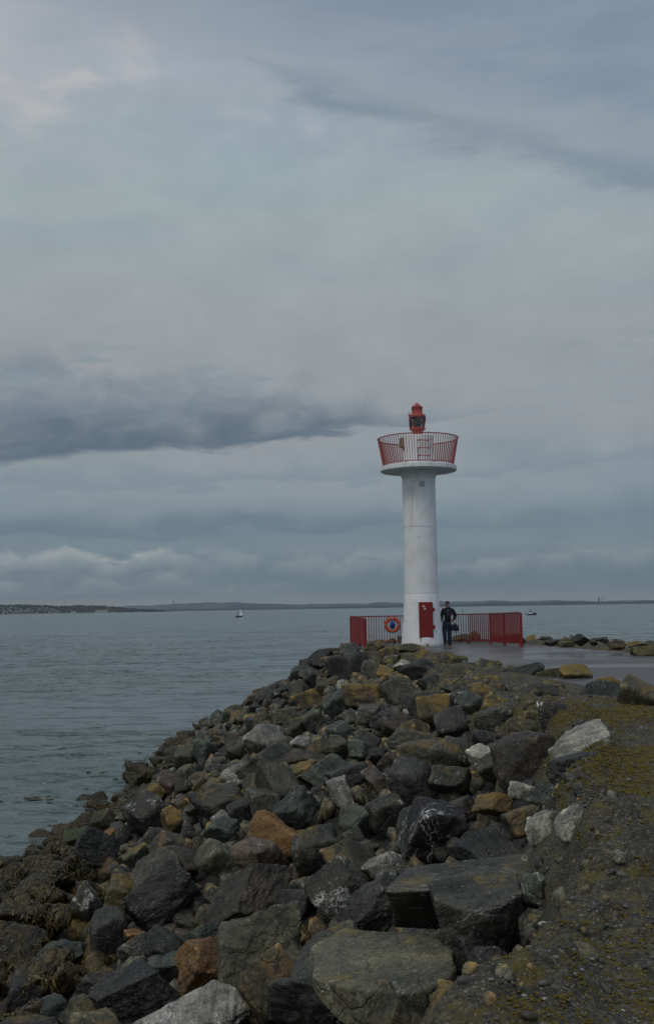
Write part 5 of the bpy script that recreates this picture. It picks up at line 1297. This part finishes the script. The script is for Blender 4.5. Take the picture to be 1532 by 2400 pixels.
# face turned to the left of the picture
fc_ = Matrix.Rotation(math.radians(-28), 3, 'Z')
def facept(x, y, z): return Vector((.01, -.02, 1.69))+fc_@Vector((x, y, z))
MB().raw([facept(0, -.088, .02), facept(-.016, -.090, -.032), facept(.016, -.090, -.032), facept(0, -.118, -.026), facept(0, -.08, -.04)], [(0,1,3), (0,3,2), (1,4,3), (3,4,2)], True).build('nose', M_SKIN, man)
for s_ in (-1, 1):
    MB().lathe([(0, -.010), (.011, 0), (0, .010)], 8, facept(.032*s_, -.084, .022), False).build('eye', M_BLACK, man)
    MB().lathe([(0, -.03), (.016, -.01), (.018, .012), (0, .03)], 8, facept(.086*s_, .0, .0), False).build('ear', M_SKIN, man)
MB().box(facept(0, -.088, -.060), (.045, .008, .007), fc_).build('mouth', M_HAIR, man)
# hair cap
v0, f0 = ICO[4]; hv = v0*np.array([.092, .112, .098]); keep = (hv[:, 2] > .012-.16*np.maximum(hv[:, 1]+.02, 0)*3) | (hv[:, 1] > .04)
off = fbm(v0*7, 3)[:, None]*.05; hv = hv*(1+off); hv = hv*np.where(keep, 1, .80)[:, None]
hv = hv@np.array(fc_).T+np.array([.012, -.012, 1.715]); link('hair', np_mesh('hair', hv, f0), M_HAIR, man)
stub = None
# hands: thumb and fingers reaching into the pockets
for s_, c0, d0 in ((-1, Vector((-.205, -.08, .985)), Vector((.10, -.02, -1))), (1, Vector((.15, -.10, 1.005)), Vector((-.55, .0, -.85)))):
    d0.normalize(); sdv = d0.cross(Vector((0, -1, 0))).normalized(); hb = MB()
    for k in range(4):
        p0 = c0+sdv*(k-1.5)*.021; ln_ = (.062, .072, .068, .055)[k]; hb.tube([p0, p0+d0*ln_*.5+Vector((0, -.006, 0)), p0+d0*ln_], [.011, .010, .007], 8)
    p0 = c0-sdv*s_*.036; hb.tube([p0-d0*.02, p0+d0*.02-sdv*s_*.014, p0+d0*.045-sdv*s_*.012], [.012, .011, .008], 8)
    hb.build('hand', M_SKIN, man)
jn = [((-.02, 0, .90), (.185, .135)), ((.0, 0, 1.14), (.195, .14)), ((.03, 0, 1.37), (.215, .145)), ((.03, .0, 1.49), (.12, .10)), ((.03, 0, 1.575), (.085, .085)),
      ((-.16, 0, 1.435), .098), ((-.275, .02, 1.18), .082), ((-.255, -.045, 1.0), .062),
      ((.22, 0, 1.425), .098), ((.355, .03, 1.18), .082), ((.225, -.055, 1.02), .062)]
skin_mesh('jacket', jn, [(0,1),(1,2),(2,3),(3,4),(2,5),(5,6),(6,7),(2,8),(8,9),(9,10)], M_JACKET, man)
MB().tube([(.025, -.068, 1.50), (.01, -.150, 1.40), (-.015, -.155, 1.22), (-.035, -.150, 1.08), (-.03, -.140, .98)], .010, 6).build('zip', M_ZIP, man)
MB().tube([(.13, -.095, 1.10), (.145, -.09, 1.05), (.15, -.085, 1.0)], .006, 6).build('pocket_trim', M_ZIP, man)
pn = [((-.03, 0, 1.06), (.17, .125)), ((-.03, 0, .88), (.205, .15)), ((-.125, -.0, .74), (.125, .125)), ((-.155, -.02, .48), .105), ((-.165, .0, -.02), .092),
      ((.07, 0, .74), (.125, .125)), ((.065, -.01, .48), .105), ((.075, .02, -.02), .092)]
skin_mesh('jeans', pn, [(0,1),(1,2),(2,3),(3,4),(1,5),(5,6),(6,7)], M_JEANS, man)
for x_, y_ in ((-.17, -.0), (.08, .02)):
    skin_mesh('shoe', [((x_, y_+.09, .06), (.07, .06)), ((x_-.005, y_-.08, .055), (.072, .055)), ((x_-.015, y_-.24, .04), (.062, .042))], [(0,1),(1,2)], M_SHOE, man)
bgp = PM+Vector((.235, -.16, .70))
bag = empty('camera_bag', bgp, 'black camera bag hanging at the standing man\'s hip with dangling straps', 'bag')
v0, f0 = ICO[4]; q = np.sign(v0)*np.abs(v0)**.7; q = q*np.array([.20, .10, .125]); q = q*(1+.12*fbm(v0*3, 3)[:, None]); q[:, 2] -= q[:, 0]*.15
link('pouch', np_mesh('pouch', q, f0), M_BAG, bag)
MB().box((.05, -.02, .12), (.16, .16, .05), Matrix.Rotation(-.2, 3, 'Y'), .015).build('flap', M_BAG, bag)
MB().tube([(-.12, 0, .08), (-.15, .0, .22), (-.12, .05, .45), (-.02, .12, .75)], .013, 6).tube([(.12, 0, .10), (.02, .05, .2), (-.06, .08, .34)], .012, 6).build('strap', M_BAG, bag)
MB().tube([(.03, -.02, -.10), (.04, -.02, -.19), (.07, -.02, -.235), (.085, -.02, -.15)], .012, 6).build('strap_end', M_BAG, bag)

# ---------------------------------------------------------------- boats, buoys, gull
def on_sea(px, py): return at_z(px, py, SEA_Z)
p = on_sea(560, 1446.5); d = p.y; k = d/F
sb = empty('sailboat', p, 'small yacht with tall white mainsail and furled-looking grey jib out on the water', 'sailboat')
Ls = 16.5*k
def hull(Lh, B, D, sheer, n=18, bowrake=.12):
    v = []; f = []
    for i in range(n+1):
        s_ = i/n; x = -Lh/2+Lh*s_; wv_ = B/2*max(.03, math.sin(math.pi*min(1, .12+.88*(1-s_)))**.6); zt_ = D+sheer*(2*s_-1)**2
        for (yy, zz) in ((-wv_, zt_), (-wv_*.9, D*.35), (-wv_*.4, -.25), (wv_*.4, -.25), (wv_*.9, D*.35), (wv_, zt_)): v.append((x+(bowrake*Lh*(zz/D)*.4 if s_ > .8 else 0), yy, zz))
    for i in range(n):
        for j in range(5): f.append((i*6+j, i*6+j+1, (i+1)*6+j+1, (i+1)*6+j))
        f.append((i*6+5, i*6, (i+1)*6, (i+1)*6+5))
    f += [tuple(range(6))[::-1], tuple(n*6+j for j in range(6))]
    return v, f
hv_, hf_ = hull(Ls, 1.9, .75, .15); hv_ = [(-x, y, z) for x, y, z in hv_]
MB().raw(hv_, [q[::-1] for q in hf_]).build('hull', M_HULLD, sb)
MB().box((.4, 0, .95), (2.6, 1.2, .45), bev=.1).build('cabin', M_HULLD, sb)
mx_ = -.75*1; mh = 22.5*k; lean = .30
MB().tube([(mx_, 0, .6), (mx_+lean*mh*.85*1.0, 0, mh)], .09, 6).build('mast', M_HULLD, sb)
def sail(pts, mat, name, bul):
    a, b, c = [Vector(q) for q in pts]; v = []; f = []; n = 10; ids = {}
    for i in range(n+1):
        for j in range(n+1-i):
            u, w_ = i/n, j/n; pnt = a*(1-u-w_)+b*u+c*w_; bb = 4*u*(1-u-w_)+4*w_*(1-u-w_)+4*u*w_; ids[(i, j)] = len(v); v.append(pnt+Vector((0, bul*bb, 0)))
    for i in range(n):
        for j in range(n-i):
            f.append((ids[(i, j)], ids[(i+1, j)], ids[(i, j+1)]))
            if j < n-i-1: f.append((ids[(i+1, j)], ids[(i+1, j+1)], ids[(i, j+1)]))
    nv = len(v); v2 = [q+Vector((0, .03, 0)) for q in v]
    return MB().raw(v+v2, f+[tuple(nv+i for i in q[::-1]) for q in f], True).build(name, mat, sb)
sail([(mx_+.2, 0, 1.3), (mx_+.2+3.1*k*3.2, 0, 1.2), (mx_+lean*mh*.80, 0, mh*.98)], M_SAIL, 'mainsail', .35)
sail([(-Ls*.40, .1, .9), (mx_-.15, .1, 1.0), (mx_+lean*mh*.42, .1, mh*.60)], M_SAILG, 'jib', .3)
MB().box((-Ls*.24, -.7, 1.15), (.5, .2, .3), bev=.05).build('sail_bag', M_HULLW, sb)
p = on_sea(1245, 1441); k = p.y/F
mb_ = empty('motor_boat', p, 'small motor boat with white wheelhouse and dark hull heading left across the water', 'motor boat')
Lm = 22*k; hv_, hf_ = hull(Lm, 2.0, .8, .25); hv_ = [(-x, y, z) for x, y, z in hv_]
MB().raw(hv_, [q[::-1] for q in hf_]).build('hull', M_HULLD, mb_)
MB().box((-Lm*.2, 0, .75), (Lm*.62, 1.95, .35), bev=.06).build('topsides', M_HULLW, mb_)
MB().box((-Lm*.12, 0, 1.55), (1.5, 1.4, 1.35), bev=.08).build('wheelhouse', M_HULLW, mb_)
MB().box((-Lm*.12, -.70, 1.85), (1.25, .05, .45)).box((-Lm*.12-.76, 0, 1.85), (.04, 1.1, .45)).build('window', M_WINDOW, mb_)
MB().box((-Lm*.10, 0, 2.32), (1.9, 1.6, .14), bev=.04).build('roof', M_REDB, mb_)
MB().box((-Lm*.12, 0, 2.75), (1.1, 1.0, .12)).tube([(-Lm*.12-.5, -.4, 2.3), (-Lm*.12-.5, -.4, 2.8)], .03, 6).tube([(-Lm*.12+.5, -.4, 2.3), (-Lm*.12+.5, -.4, 2.8)], .03, 6).tube([(-Lm*.12, 0, 2.3), (-Lm*.12, 0, 4.2)], .045, 6).tube([(-Lm*.12-.55, 0, 3.3), (-Lm*.12+.45, 0, 3.3)], .035, 6).build('mast_rack', M_HULLD, mb_)
MB().tube([(-Lm*.42, -.7, .9), (-Lm*.44, -.7, 1.5), (-Lm*.25, -.8, 1.5)], .03, 6).tube([(-Lm*.5, 0, 1.0), (-Lm*.52, 0, 1.7)], .03, 6).build('bow_rail', M_HULLW, mb_)
MB().box((Lm*.30, 0, 1.0), (Lm*.35, 1.5, .35), bev=.05).build('aft_deck_box', M_HULLD, mb_)
p = on_sea(1083, 1433.5); k = p.y/F
nb_ = empty('channel_buoy', p, 'small dark pillar buoy on the water right of the standing man\'s shoulder', 'buoy')
MB().lathe([(0, -.4), (.75, -.3), (.75, .45), (.3, .7), (.0, .7)], 16).build('float', M_NAV, nb_)
MB().tube([(0, 0, .6), (0, 0, 2.6)], [.28, .10], 8).lathe([(0, 2.5), (.28, 2.5), (0, 3.1)], 10).build('pillar', M_NAV, nb_)
p = on_sea(19, 1444); nb2 = empty('mooring_buoy', p, 'tiny dark float on the water off the headland at far left', 'buoy')
MB().lathe([(0, -.3), (.5, -.25), (.62, .2), (.4, .6), (0, .75)], 12, sharp=False).build('float', M_NAV, nb2)
MB().tube([(0, 0, .7), (0, 0, 1.3)], .09, 6).build('pillar', M_NAV, nb2)
p = at_y(1334, 1354, 330)
gu = empty('gull', p, 'lone gull in flight low in the sky above the motor boat', 'bird')
gv = 1.15
skin_mesh('body', [((.0, -.22, 0), (.03, .03)), ((0, -.10, .0), (.065, .065)), ((0, .08, 0), (.06, .055)), ((0, .26, .01), (.03, .012))], [(0,1),(1,2),(2,3)], M_BIRDW, gu)
def wing(sx, e1, e2):
    a = Vector((sx*.04, -.05, .02)); b = Vector((sx*.26, -.08, e1)); c = Vector((sx*.62, .03, e2))
    v = [a, b, c, Vector((sx*.30, .10, e1-.01)), Vector((sx*.04, .10, .02))]; v += [q+Vector((0, 0, .025)) for q in v]
    MB().raw(v, [(0,1,3,4), (1,2,3), (9,8,6,5), (8,7,6), (0,5,6,1), (1,6,7,2), (2,7,8,3), (3,8,9,4), (4,9,5,0)], False).build('wing', M_BIRD, gu)
wing(-1, .06, -.34); wing(1, .20, .34); gu.scale = (1, 1, 1)

# ---------------------------------------------------------------- air
hz = MB().box((0, 5200, 120-SEA_Z*0), (17000, 16500, 0.1)).v
zb_, zt_ = SEA_Z-9.0, 175.0
m = bpy.data.materials.new('haze'); m.use_nodes = True; t = NT(m.node_tree)
pv = t.n('ShaderNodeVolumePrincipled'); pv.inputs['Color'].default_value = (.72, .82, .92, 1); pv.inputs['Density'].default_value = HAZE; pv.inputs['Anisotropy'].default_value = .2
o_ = t.n('ShaderNodeOutputMaterial'); t.t.links.new(pv.outputs[0], o_.inputs['Volume'])
MB().box((0, 5200, (zb_+zt_)/2), (19000, 17500, zt_-zb_)).build('haze', m, kind='stuff', label='thin sea haze over the whole bay', cat='haze')
